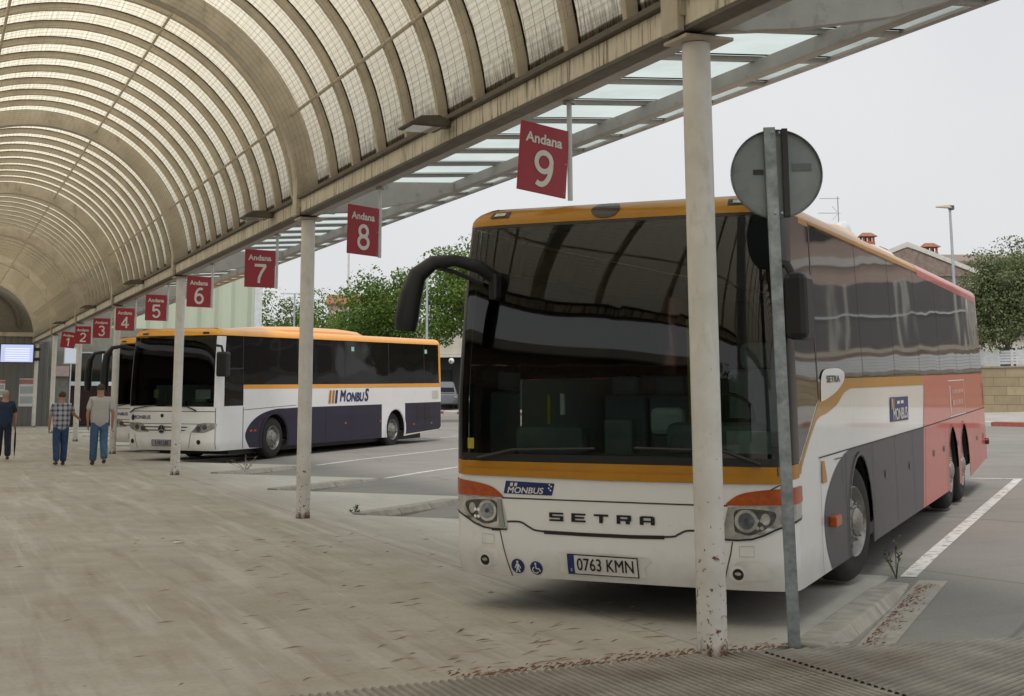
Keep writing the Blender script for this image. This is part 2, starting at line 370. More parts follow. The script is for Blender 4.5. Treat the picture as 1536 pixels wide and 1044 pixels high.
# ------------------------------------------------------------------ mesh helpers
class MB:
    def __init__(s): s.v = []; s.f = []; s.uv = {}
    def add(s, vs, fs):
        o = len(s.v); s.v += [tuple(x) for x in vs]; s.f += [tuple(i+o for i in f) for f in fs]; return s
    def box(s, a, b, M4=None):
        (x0, y0, z0), (x1, y1, z1) = a, b
        vs = [(x0, y0, z0), (x1, y0, z0), (x1, y1, z0), (x0, y1, z0), (x0, y0, z1), (x1, y0, z1), (x1, y1, z1), (x0, y1, z1)]
        if M4 is not None: vs = [M4 @ Vector(v) for v in vs]
        return s.add(vs, [(0, 3, 2, 1), (4, 5, 6, 7), (0, 1, 5, 4), (1, 2, 6, 5), (2, 3, 7, 6), (3, 0, 4, 7)])
    def cbox(s, c, sz, M4=None):
        return s.box([c[i]-sz[i]/2 for i in range(3)], [c[i]+sz[i]/2 for i in range(3)], M4)
    def prism(s, poly, z0, z1, M4=None):
        n = len(poly); vs = [(x, y, z0) for x, y in poly]+[(x, y, z1) for x, y in poly]
        if M4 is not None: vs = [M4 @ Vector(v) for v in vs]
        fs = [(i, (i+1) % n, (i+1) % n+n, i+n) for i in range(n)]
        for t in tessellate_polygon([[Vector((x, y, 0)) for x, y in poly]]):
            fs.append(tuple(reversed(t))); fs.append(tuple(i+n for i in t))
        return s.add(vs, fs)
    def tube(s, pts, r, seg=10, cap=True):
        pts = [Vector(p) for p in pts]; rs = r if isinstance(r, (list, tuple)) else [r]*len(pts)
        vs = []; ref = None
        for i, p in enumerate(pts):
            t = (pts[min(i+1, len(pts)-1)]-pts[max(i-1, 0)]).normalized()
            if ref is None:
                ref = Vector((0, 0, 1)) if abs(t.z) < .9 else Vector((1, 0, 0))
            a = t.cross(ref).normalized(); b = a.cross(t).normalized(); ref = b
            rr = rs[i]; ra, rb = rr if isinstance(rr, tuple) else (rr, rr)
            for k in range(seg):
                an = 2*PI*k/seg; vs.append(p+a*math.cos(an)*ra+b*math.sin(an)*rb)
        fs = [(i*seg+k, i*seg+(k+1) % seg, (i+1)*seg+(k+1) % seg, (i+1)*seg+k) for i in range(len(pts)-1) for k in range(seg)]
        if cap: fs += [tuple(reversed(range(seg))), tuple(range((len(pts)-1)*seg, len(pts)*seg))]
        return s.add(vs, fs)
    def lathe(s, prof, c, ax, seg=32):
        # prof: list (along axis, radius)
        ax = Vector(ax).normalized(); ref = Vector((0, 0, 1)) if abs(ax.z) < .9 else Vector((1, 0, 0))
        a = ax.cross(ref).normalized(); b = ax.cross(a); c = Vector(c); vs = []
        for h, r in prof:
            for k in range(seg):
                an = 2*PI*k/seg; vs.append(c+ax*h+a*math.cos(an)*r+b*math.sin(an)*r)
        return s.add(vs, [(i*seg+k, i*seg+(k+1) % seg, (i+1)*seg+(k+1) % seg, (i+1)*seg+k) for i in range(len(prof)-1) for k in range(seg)])
    def quad(s, *p): return s.add(p, [tuple(range(len(p)))])
    def build(s, name, mat, parent=None, smooth=False, bevel=0., uvf=None, fix=True):
        me = bpy.data.meshes.new(name); me.from_pydata(s.v, [], s.f)
        if fix:
            bm = bmesh.new(); bm.from_mesh(me); bmesh.ops.recalc_face_normals(bm, faces=bm.faces[:]); bm.to_mesh(me); bm.free()
        if uvf:
            ul = me.uv_layers.new(name='UVMap')
            for l in me.loops: ul.data[l.index].uv = uvf(me.vertices[l.vertex_index].co)
        me.update()
        return link(name, me, mat, parent, smooth, bevel)
def link(name, me, mat, parent=None, smooth=False, bevel=0.):
    o = bpy.data.objects.new(name, me); col.objects.link(o)
    if mat: me.materials.append(mat)
    if parent: o.parent = parent
    if smooth:
        me.polygons.foreach_set('use_smooth', [True]*len(me.polygons)); me.set_sharp_from_angle(angle=R(38))
    if bevel:
        b = o.modifiers.new('bevel', 'BEVEL'); b.width = bevel; b.segments = 2; b.limit_method = 'ANGLE'; b.angle_limit = R(40)
    return o
def tag(o, label=None, cat=None, group=None, kind=None):
    if label: o['label'] = label
    if cat: o['category'] = cat
    if group: o['group'] = group
    if kind: o['kind'] = kind
    return o
def empty(name, loc=(0, 0, 0), rz=0., label=None, cat=None, group=None):
    o = bpy.data.objects.new(name, None); col.objects.link(o); o.location = loc; o.rotation_euler = (0, 0, rz); o.empty_display_size = .2
    return tag(o, label, cat, group)
def copy_tree(o, parent=None):
    c = o.copy(); col.objects.link(c)
    if parent: c.parent = parent
    for ch in [x for x in bpy.data.objects if x.parent == o]: copy_tree(ch, c)
    return c
_tc = {}
def text_mesh(t, size=1., bold=.0, sx=1., align='CENTER'):
    cu = bpy.data.curves.new('lettering', 'FONT'); cu.body = t; cu.size = size; cu.offset = bold; cu.align_x = align; cu.align_y = 'CENTER'
    cu.resolution_u = 3; cu.fill_mode = 'FRONT'
    o = bpy.data.objects.new('lettering', cu); col.objects.link(o)
    dg = bpy.context.evaluated_depsgraph_get(); me = bpy.data.meshes.new_from_object(o.evaluated_get(dg))
    bpy.data.objects.remove(o)
    vs = [(v.co.x*sx, v.co.y) for v in me.vertices]; fs = [tuple(p.vertices) for p in me.polygons]
    return vs, fs
def text_obj(name, t, size, mat, parent, f, bold=0., sx=1., align='CENTER'):
    sharp = any(c in t for c in 'MNKW') or t == 'S'; vs, fs = text_mesh(t, size, 0. if sharp else bold, sx, align); mb = MB()
    hits = ((0, 0),) if bold <= 0 or not sharp else ((-1, -.6), (1, -.6), (-1, .6), (1, .6), (0, 0))
    for dx, dy in hits: mb.add([f(x+dx*bold*.8, y+dy*bold*.8) for x, y in vs], fs)
    if len(hits) > 1:
        # lift each strike a hair so that overlapping faces never share a plane
        n0 = len(vs); nn = (Vector(f(.01, 0))-Vector(f(0, 0))).cross(Vector(f(0, .01))-Vector(f(0, 0))).normalized()
        for k in range(5):
            for i in range(k*n0, (k+1)*n0): mb.v[i] = tuple(Vector(mb.v[i])+nn*.0004*k)
    return mb.build(name, mat, parent, fix=False)
def uv_xz(c): return (c.x, c.z)
def uv_yz(c): return (c.y, c.z)

# ------------------------------------------------------------------ ground
def yz(x): return -.15+.042*(min(x, 9)-4.73)+.023*max(0, min(x, 20)-9)+.01*max(0, min(x, 45)-20)
def grid_sheet(name, xs, ys, zf, mat):
    mb = MB(); vs = [(x, y, zf(x, y)) for y in ys for x in xs]; n = len(xs)
    mb.add(vs, [(j*n+i, j*n+i+1, (j+1)*n+i+1, (j+1)*n+i) for j in range(len(ys)-1) for i in range(n-1)])
    return mb.build(name, mat)
xs = [-900, -300, -60, -14, 3, 4.5]+[5+i for i in range(0, 42, 2)]+[60, 100, 300, 900]
ys = [-500, -100, -30, 0, 30, 60, 90, 120, 160, 300, 700, 1800]
tag(grid_sheet('ground', xs, ys, lambda x, y: yz(max(x, 3)) if x > -13.9 else -.3, m_asph), kind='structure')
T0 = 10.75; BAY = 5.13
tips = [(8.15, T0+BAY*k) for k in range(0, 12)]; notch = [(5.4, T0+BAY*k+2.55) for k in range(0, 12)]
poly = [(-14, -14), (4.85, -14), (4.85, 7.9), (5.4, 8.1)]
for k in range(12):
    poly += [tips[k], notch[k]]
poly = [p for p in poly if p[1] < 70.9]
poly += [(poly[-1][0], 71.2), (-14, 71.2)]
mb = MB(); mb.prism(poly, -.5, 0)
tag(mb.build('platform', m_conc), kind='structure')
# kerb stones along each bay, parallel to the parked buses
kd = Vector((.725, .689, 0)).normalized(); kn = Vector((kd.y, -kd.x, 0))
def kerb(x0, y0, ln, gut):
    mb = MB(); t = 0
    while t < ln-.05:
        l = min(.94, ln-t); a = Vector((x0, y0, 0))+kd*t; fall = max(0, (t+l-(ln-.7))/.7)
        zt = .03; z1 = .03-.05*fall
        for i, (p, q) in enumerate((((0.010), (l-.010)),)):
            pr = [(-.03, -.4), (.23, -.4), (.225, -.045), (.17, 1), (-.03, 1)]
            vs = []
            for tt, zz in ((p, zt if fall <= 0 else zt-.05*max(0, (t-(ln-.7))/.7)), (q, z1)):
                for o, z in pr:
                    c = a+kd*tt+kn*o; vs.append((c.x, c.y, zz if z == 1 else z))
            mb.add(vs, [(0, 1, 6, 5), (1, 2, 7, 6), (2, 3, 8, 7), (3, 4, 9, 8), (4, 0, 5, 9), (4, 3, 2, 1, 0), (5, 6, 7, 8, 9)])
        t += .94
    return tag(mb.build('kerb', m_kerb, bevel=.014), kind='structure')
kerb(5.32, 8.0, 3.78, True)
for k in range(11):
    kerb(notch[k][0]+.02, notch[k][1]+.02, 3.70, False)
# concrete gutter apron beside the nearest kerb
mb = MB(); a = Vector((5.50, 7.855, 0)); b = Vector((8.21, 10.43, 0))
def gz(p, o=.004): return (p.x, p.y, yz(p.x)+o)
N = 10
for i in range(N):
    p = a.lerp(b, i/N); q = a.lerp(b, (i+1)/N)
    mb.quad(gz(p), gz(p+kn*.24), gz(q+kn*.24), gz(q))
tag(mb.build('gutter_apron', m_kerb), kind='structure')
# bay lines
def line(p, q, wd, name='bay_line'):
    p = Vector((*p, 0)); q = Vector((*q, 0)); d = (q-p); L = d.length; d.normalize(); nn = Vector((d.y, -d.x, 0))*wd/2; mb = MB(); K = max(1, int(L/1.5))
    for i in range(K):
        s, e = p+d*L*i/K, p+d*L*(i+1)/K
        mb.quad(gz(s-nn, .005), gz(s+nn, .005), gz(e+nn, .005), gz(e-nn, .005))
    tag(mb.build(name, m_line), kind='structure')
for k, (x, y) in enumerate(tips[:10]):
    L = 12.2
    s = Vector((x+.1, y-.12, 0))
    e = s+kd*L
    line(s[:2], e[:2], .14); line((e-kn*(-.0)).to_2d()+(kn*-.75).to_2d(), (e+kn*.08)[:2], .14)
# ribbed crossing at the platform end: two facets of raised ribs
mb = MB(); zt = lambda x: .006 if x < 4.95 else .006+(yz(7.5)-.0)*min(1, (x-4.95)/2.2)
yb = lambda x: min(7.93, 7.62+.125*(x-2.1))
for a_, b_ in ((-6, 2), (2, 3.4), (3.4, 4.95), (4.95, 6.0), (6.0, 7.15), (7.15, 16)):
    z0, z1 = zt(a_), (zt(b_) if b_ < 8 else yz(b_)+.03)
    mb.quad((a_, -2, z0), (b_, -2, z1), (b_, yb(b_), z1), (a_, yb(a_), z0))
tag(mb.build('ramp_slab', m_groove), kind='structure')
mb = MB()
def ribbar(x0, y0, x1, y1, wd, hh):
    d = Vector((x1-x0, y1-y0)); 
    if d.length < .02: return
    d.normalize(); nx, ny = -d.y*wd/2, d.x*wd/2; za, zb = zt(x0), zt(x1); k = .6
    mb.add([(x0-nx, y0-ny, za), (x1-nx, y1-ny, zb), (x1-nx*k, y1-ny*k, zb+hh), (x0-nx*k, y0-ny*k, za+hh), (x0+nx*k, y0+ny*k, za+hh), (x1+nx*k, y1+ny*k, zb+hh), (x1+nx, y1+ny, zb), (x0+nx, y0+ny, za)],
           [(0, 1, 2, 3), (3, 2, 5, 4), (4, 5, 6, 7)])
x = .6
while x < 4.93:
    for ya_, yb_ in ((5.2, 6.15), (6.155, 7.12), (7.125, yb(x)-.01)): ribbar(x, ya_, x, yb_, .030, .012)
    x += .052
dv = Vector((-.88, -.47)); c_ = 4.0
X0, X1, Y0, Y1 = 4.99, 10.5, 5.6, 7.90
b_ = 0.
while b_ < 7.5:
    # line through (4.99, Y1 - ...) : param point p0 + dv*t, clipped to the facet
    px0, py0 = X0+b_*.9-1.0, Y1+.0
    # going back along -dv from the lower left
    ts = []
    t0_, t1_ = -20, 20
    for (p, d, lo, hi) in ((px0, dv.x, X0, X1), (py0, dv.y, Y0, Y1)):
        a1, a2 = (lo-p)/d, (hi-p)/d
        t0_, t1_ = max(t0_, min(a1, a2)), min(t1_, max(a1, a2))
    if t1_-t0_ > .05:
        ribbar(px0+dv.x*t0_, py0+dv.y*t0_, px0+dv.x*t1_, py0+dv.y*t1_, .030, .012)
    b_ += .125
tag(mb.build('ramp_ribs', m_groove), kind='structure')
# far kerb, pavement and banks
K0, K1 = Vector((30.2, 78.5, 0)), Vector((37.2, 40.7, 0))
kd2 = (K1-K0).normalized(); kn2 = Vector((-kd2.y, kd2.x, 0))
A0 = K0-kd2*40; TL = 140
mb1, mb2 = MB(), MB()
for i in range(int(TL/1.6)):
    p = A0+kd2*1.6*i; q = p+kd2*1.595; m_ = (mb1, mb2)[i % 2]; z = yz(p.x)
    m_.add([(p.x, p.y, z-.2), (q.x, q.y, z-.2), (q.x, q.y, z+.15), (p.x, p.y, z+.15), *[((c+kn2*.25).x, (c+kn2*.25).y, z+.17) for c in (q, p)]], [(0, 1, 2, 3), (3, 2, 4, 5)])
tag(mb1.build('red_kerb', m_redkerb), kind='structure'); tag(mb2.build('white_kerb', m_whkerb), kind='structure')
mb = MB()
for i in range(28):
    p = A0+kd2*5*i; q = p+kd2*5
    def pz(c): 
        t = (c-A0).dot(kd2); return yz(c.x)+.17, yz(c.x)+.17+max(0, min(1, (t-62)/18))*.45
    vs = []
    for c in (p, q):
        z0, z1 = pz(c)
        for o, z in ((.25, z0), (6, z1), (60, z1+.3)): vs.append((*(c+kn2*o)[:2], z))
    mb.add(vs, [(0, 1, 4, 3), (1, 2, 5, 4)])
tag(mb.build('pavement', m_pave), kind='structure')

# ------------------------------------------------------------------ station canopy (vault + glass awning)
VX, VZ, VR = 1.67, 4.05, 3.0; CX, CY, CS = 4.644, 7.9, 10.26
YA, YB = -12.6, 71.0
can = empty('station_canopy', (0, 0, 0), 0, 'long barrel vaulted platform roof of cream translucent sheets on steel ribs with glass awning', 'canopy')
def arc(r, t): return (VX+r*math.cos(t), VZ+r*math.sin(t))
def rib(y, w_, r0, r1, name, mat):
    mb = MB(); n = 40; vs = []
    for i in range(n+1):
        t = PI*i/n
        for r, yy in ((r0, y-w_/2), (r0, y+w_/2), (r1, y+w_/2), (r1, y-w_/2)):
            x, z = arc(r, t); vs.append((x, yy, z))
    mb.add(vs, [(i*4+k, i*4+(k+1) % 4, (i+1)*4+(k+1) % 4, (i+1)*4+k) for i in range(n) for k in range(4)])
    return mb.build(name, mat, can, smooth=True)
r0 = None
i = 0
first = None
y = CY-2*CS
while y < YB:
    if i % 10 == 0:
        rib(y, .24, 2.80, 3.09, 'main_arch', m_steel)
    else:
        if first is None: first = rib(y, .07, 3.0, 3.10, 'rib', m_rib)
        else:
            c = first.copy(); col.objects.link(c); c.location = (0, y-(CY-2*CS+CS/10), 0)
    y += CS/10; i += 1
mb = MB(); n = 48; vs = []; 
y0s = [YA, YB]
for yy in y0s:
    for k in range(n+1):
        x, z = arc(3.105, PI*k/n); vs.append((x, yy, z))
mb.add(vs, [(k, k+1, n+2+k, n+1+k) for k in range(n)])
def puv(c):
    t = math.atan2(c.z-VZ, c.x-VX); return (t*3.1, c.y)
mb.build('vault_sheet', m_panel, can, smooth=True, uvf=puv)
for dg in (25, 67, 109, 151):
    x, z = arc(2.965, R(dg)); MB().tube([(x, YA, z), (x, YB, z)], .022, 8).build('purlin', m_rib, can, smooth=True)
mb = MB(); rw = .0015; RN = 2.775
for k in range(4, 87):
    t = PI*k/90; x, z = arc(RN, t); a1, a2 = Vector((math.cos(t), 0, math.sin(t)))*rw, Vector((-math.sin(t), 0, math.cos(t)))*rw; p, q = Vector((x, 3, z)), Vector((x, YB, z))
    mb.add([p+a1, p+a2, p-a1, q+a1, q+a2, q-a1], [(0, 1, 4, 3), (1, 2, 5, 4), (2, 0, 3, 5)])
y = 5.
while y < 56:
    vs = []
    for k in range(37):
        t = PI*(.045+.91*k/36); c, sn = math.cos(t), math.sin(t)
        for dr, dy in ((rw, 0), (-rw, -rw), (-rw, rw)): vs.append((VX+(RN+dr)*c, y+dy, VZ+(RN+dr)*sn))
    mb.add(vs, [(i*3+j, i*3+(j+1) % 3, (i+1)*3+(j+1) % 3, (i+1)*3+j) for i in range(36) for j in range(3)])
    y += .2
tag(mb.build('wire_netting', M('netting_wire', (.16, .13, .09), .7), can, fix=False), kind='stuff')
# springing beam on both sides
for sg, nm in ((1, 'r'), (-1, 'l')):
    X = lambda x: VX+sg*(x-VX)
    def bx(x0, x1, z0, z1, name, mat):
        a_, b_ = sorted((X(x0), X(x1))); MB().box((a_, YA, z0), (b_, YB, z1)).build(name, mat, can, bevel=.006)
    bx(4.50, 4.628, 3.95, 3.985, 'soffit_plate', m_gutter)
    bx(4.508, 4.55, 3.987, 4.165, 'beam_web', m_beam)
    bx(4.455, 4.60, 4.167, 4.215, 'springing_angle', m_gutter)
    bx(4.631, 4.748, 3.945, 4.16, 'outer_channel', m_grey)
    bx(4.56, 4.628, 3.987, 4.16, 'gutter', m_grey)
# glass awning towards the buses
MB().box((6.72, YA, 4.40), (6.84, YB, 4.535)).build('awning_beam', m_grey, can, bevel=.006)
MB().box((7.50, YA, 4.60), (7.57, YB, 4.68)).build('edge_beam', m_grey, can, bevel=.005)
MB().box((4.755, YA, 4.36), (4.81, YB, 4.448)).build('inner_beam', m_grey, can, bevel=.005)
def aw(x): return 4.47+(x-5.0)*.062
mfirst = None; y = CY-2*CS+CS/20; mi = 0
while y < YB:
    if mfirst is None:
        mb = MB(); yy = y
        for x0, x1 in ((4.815, 7.497),):
            mb.add([(x0, yy-.03, aw(x0)-.045), (x1, yy-.03, aw(x1)-.045), (x1, yy+.03, aw(x1)-.045), (x0, yy+.03, aw(x0)-.045),
                    (x0, yy-.03, aw(x0)), (x1, yy-.03, aw(x1)), (x1, yy+.03, aw(x1)), (x0, yy+.03, aw(x0))],
                   [(0, 3, 2, 1), (4, 5, 6, 7), (0, 1, 5, 4), (1, 2, 6, 5), (2, 3, 7, 6), (3, 0, 4, 7)])
        mfirst = mb.build('mullion', m_grey, can); my = y
    else:
        c = mfirst.copy(); col.objects.link(c); c.location = (0, y-my, 0)
    y += CS/10
mb = MB(); y = CY-2*CS+CS/20; 
mb.quad((4.79, YA, aw(4.79)+.005), (7.6, YA, aw(7.6)+.005), (7.6, YB, aw(7.6)+.005), (4.79, YB, aw(4.79)+.005))
mb.build('awning_glass', m_canglass, can, fix=False)
def bracket(y):
    mb = MB(); pr = [(4.753, 3.98), (5.4, 4.06), (6.2, 4.22), (6.717, 4.39), (6.717, 4.52), (4.82, 4.43), (4.753, 4.33)]
    vs = [(x, y-.05, z) for x, z in pr]+[(x, y+.05, z) for x, z in pr]; n = len(pr)
    mb.add(vs, [tuple(range(n)), tuple(range(2*n-1, n-1, -1))]+[(i, (i+1) % n, (i+1) % n+n, i+n) for i in range(n)])
    return mb.build('bracket', m_grey, can, bevel=.006)
for i in range(-2, 7): bracket(CY+CS*i)
# junction hardware above every column
for i in range(-2, 7):
    y = CY+CS*i
    MB().box((4.445, y-.11, 3.95), (4.499, y+.11, 4.60)).build('arch_foot', m_steel, can, bevel=.006); MB().box((4.752, y-.13, 3.98), (4.98, y-.10, 4.30)).build('gusset', m_grey, can, bevel=.006)
# end gable inside the vault
# luminaires fixed to the beam
def luminaire(y):
    o = empty('floodlight', (4.47, y, 4.16), 0)
    mb = MB(); pr = [(0, 0, -.02), (-.12, 0, .03), (-.30, 0, .015), (-.42, 0, -.055), (-.41, 0, -.075), (-.04, 0, -.075)]
    vs = [(x, -.19, z) for x, _, z in pr]+[(x, .19, z) for x, _, z in pr]; n = len(pr)
    mb.add(vs, [tuple(range(n)), tuple(range(2*n-1, n-1, -1))]+[(i, (i+1) % n, (i+1) % n+n, i+n) for i in range(n)])
    mb.build('housing', m_gutter, o, bevel=.01)
    MB().box((-.38, -.165, -.083), (-.10, .165, -.077)).build('lens', m_lens, o)
    MB().box((-.04, -.06, -.06), (.06, .06, .03)).build('mounting_arm', m_gutter, o, bevel=.005)
    return o
lum0 = None
LL = ['grey wedge floodlight on the beam nearest the Andana 9 sign', 'grey wedge floodlight on the beam left of the Andana 8 sign', 'small wedge floodlight on the beam above the Andana 5 sign', 'faint wedge floodlight on the beam near the Andana 3 sign', 'far wedge floodlight on the beam near the Andana 2 sign']
for i, y in enumerate((12.3, 19.7, 32.9, 43.0, 53.3)):
    o = luminaire(y) if i == 0 else copy_tree(lum0)
    if i == 0: lum0 = o
    o.location = (4.47, y, 4.16)
    tag(o, LL[i], 'floodlight', 'floodlights along the canopy beam')

# ------------------------------------------------------------------ columns
CL = ['thick white steel column in front of the nearest coach, rust flecked', 'white steel column between the two coaches, rusty at its foot',
      'white steel column standing before the second coach windscreen', 'scuffed white column at the left corner of the second coach',
      'slim far white column just right of the man in the plaid shirt', 'far white column behind the left arm of the man in plaid', 'farthest white column, the one carrying the timetable screen']
def column():
    o = empty('column', (CX, CY, 0))
    MB().tube([(0, 0, 0), (0, 0, 3.895)], .093, 32).build('post', m_col, o, smooth=True)
    mb = MB(); mb.box((-.16, -.15, 3.90), (.20, .15, 3.925)); mb.build('cap_plate', m_steel, o, bevel=.004)
    mb = MB(); mb.cbox((.0, 0, 4.2), (.10, .22, .46)); mb.cbox((-.055, 0, 4.2), (.012, .3, .46)); mb.cbox((.055, 0, 4.2), (.012, .3, .46)); 
    MB().box((-.10, -.09, 3.927), (.12, .09, 3.943)).build('bearing_block', m_gutter, o)
    return o
c0 = column()
for i in range(7):
    o = c0 if i == 0 else copy_tree(c0)
    o.location = (CX, CY+CS*i, 0); o.rotation_euler.z = 0
    tag(o, CL[i], 'column', 'white columns along the platform')

# ------------------------------------------------------------------ andana signs
def numeral(d, parent, f):
    A = lambda cx, cy, rx, ry, a0, a1, n=14: [(cx+rx*math.cos(R(a0+(a1-a0)*k/n)), cy+ry*math.sin(R(a0+(a1-a0)*k/n))) for k in range(n+1)]
    S_ = {1: [[(-.062, .075), (-.015, .10), (.018, .14)], [(.018, .14), (.018, -.14)]],
          2: [A(0, .06, .075, .068, 165, -20)+[(.03, -.02), (-.06, -.09), (-.078, -.122)], [(-.092, -.122), (.095, -.122)]],
          3: [A(0, .068, .068, .058, 160, -90), A(0, -.062, .078, .066, 90, -165)],
          4: [[(.035, -.14), (.035, .14)], [(.035, .122), (-.085, -.055)], [(-.098, -.06), (.10, -.06)]],
          5: [[(.085, .122), (-.058, .122)], [(-.058, .135), (-.070, .0)], A(0, -.045, .078, .08, 150, -155)],
          6: [A(0, -.052, .076, .076, 0, 360, 22), A(.025, -.03, .100, .160, 180, 65)],
          7: [[(-.092, .122), (.095, .122)], [(.085, .118), (.02, .02), (-.015, -.06), (-.022, -.14)]],
          8: [A(0, .066, .064, .060, 0, 360, 20), A(0, -.060, .078, .068, 0, 360, 22)],
          9: [A(0, .052, .076, .076, 0, 360, 22), A(-.025, .03, .100, .160, 0, -115)]}[d]
    mb = MB(); wd = .043
    for kk, pts in enumerate(S_):
        vs = []
        closed = (Vector(pts[0])-Vector(pts[-1])).length < .002
        for i, p in enumerate(pts):
            a_ = Vector(pts[i-1] if i else (pts[-2] if closed else pts[0])); b_ = Vector(pts[i+1] if i < len(pts)-1 else (pts[1] if closed else pts[-1])); t = (b_-a_).normalized(); nn = Vector((-t.y, t.x))*wd/2
            for q in (Vector(p)+nn, Vector(p)-nn):
                v = f(q.x, q.y); vs.append(Vector(v)+Vector((0, -.0005*kk, 0)))
        mb.add(vs, [(2*i, 2*i+1, 2*i+3, 2*i+2) for i in range(len(pts)-1)])
    return mb.build('numeral', m_white, parent, fix=False)
rot = {9: 40, 8: 46, 7: 26, 6: 30, 5: 24, 4: 20, 3: 16, 2: 8, 1: 0}
SL = {9: 'largest red hanging sign reading Andana 9, near the coach roof', 8: 'red hanging sign reading Andana 8, turned slightly away', 7: 'red hanging sign reading Andana 7',
      6: 'red hanging sign reading Andana 6', 5: 'red hanging sign reading Andana 5', 4: 'red hanging sign reading Andana 4', 3: 'small red hanging sign reading Andana 3',
      2: 'small red hanging sign reading Andana 2', 1: 'smallest red hanging sign reading Andana 1, hanging askew'}
SW, SH = .49, .555
for n_ in range(9, 0, -1):
    y = 10.07+(9-n_)*BAY; x = 4.73
    brg = math.atan2(x, y)
    # face the camera, then turn so that the right edge recedes
    ang = -brg + R(rot[n_])
    o = empty('platform_sign', (x, y, 0), ang, SL[n_], 'platform sign', 'red Andana signs under the canopy edge')
    MB().tube([(0, 0, 3.13), (0, 0, 3.94)], .021, 12).build('hanger_pole', m_rail, o, smooth=True)
    MB().lathe([(0, .05), (.02, .05), (.02, .02)], (0, 0, 3.92), (0, 0, 1), 16).build('flange', m_grey, o)
    T = Matrix.Rotation(R({9: 5, 1: 6, 8: 1}.get(n_, 0)), 4, 'Y') @ Matrix.Translation((0, 0, 0))
    T = Matrix.Translation((-.03, 0, 3.415)) @ T @ Matrix.Translation((-SW/2, 0, 0))
    pl = MB().box((-SW/2, -.008, -SH/2), (SW/2, .008, SH/2), T).build('panel', m_red, o, bevel=.003)
    fx = lambda cx, cz: (lambda px_, py_: T @ Vector((cx+px_, -.0125, cz+py_)))
    text_obj('lettering', 'Andana', .112, m_white, pl, fx(-.01, .155), .0032, 1.08)
    numeral(n_, pl, fx(0, -.075))
    for sx_, sz_ in ((.22, .24), (.22, -.24), (.22, 0)):
        MB().lathe([(0, .008), (.004, .006), (.004, .0)], T @ Vector((sx_, -.0085, sz_)), (0, -1, 0), 8).build('rivet', m_galv, pl)

# ------------------------------------------------------------------ round sign seen from behind
rs = empty('road_sign', (5.30, 8.0, 0), -math.atan2(5.3, 8.0)+R(6), 'round road sign seen from behind on a galvanised channel post', 'road sign')
mb = MB(); T = Matrix.Rotation(R(-.7), 4, 'Y')
pr = [(-.038, -.0), (-.038, -.042), (-.033, -.042), (-.033, -.005), (.033, -.005), (.033, -.042), (.038, -.042), (.038, 0)]
mb.prism(pr, 0, 3.39, T); mb.build('post', m_galv, rs)
MB().box((-.0325, -.0415, .0), (.0325, -.036, 3.39), T).build('post_web', m_galv, rs)
mb = MB(); mb.lathe([(.0, 0), (.0, .30), (-.014, .306), (-.014, .300), (.006, .296)], (0, .016, 3.075), (0, -1, 0), 64)
ds = mb.build('disc', m_disc, rs, smooth=True)
MB().box((.0385, -.046, 2.775), (.078, .012, 3.38)).build('post_shadow_strip', m_black2, rs, bevel=.003)  # dark strip standing for the channel's shadow beside the post
MB().lathe([(0, .298), (.018, .306), (.022, .302), (.004, .293)], (0, .012, 3.075), (0, -1, 0), 64).build('rim', m_galv, ds, smooth=True)
MB().cbox((-.12, .013, 3.09), (.07, .004, .035)).build('sticker', m_black2, ds)
MB().cbox((.17, .013, 3.12), (.13, .004, .05), Matrix.Translation((0, 0, 0))).build('label', M('old_label', (.13, .15, .15), .6), ds)
for z in (2.80, 3.35):
    for x in (-.022, .022):
        MB().lathe([(0, .009), (.008, .009), (.010, .004), (.010, 0)], (x, -.042, z), (0, -1, 0), 10).build('bolt', m_galv, rs)

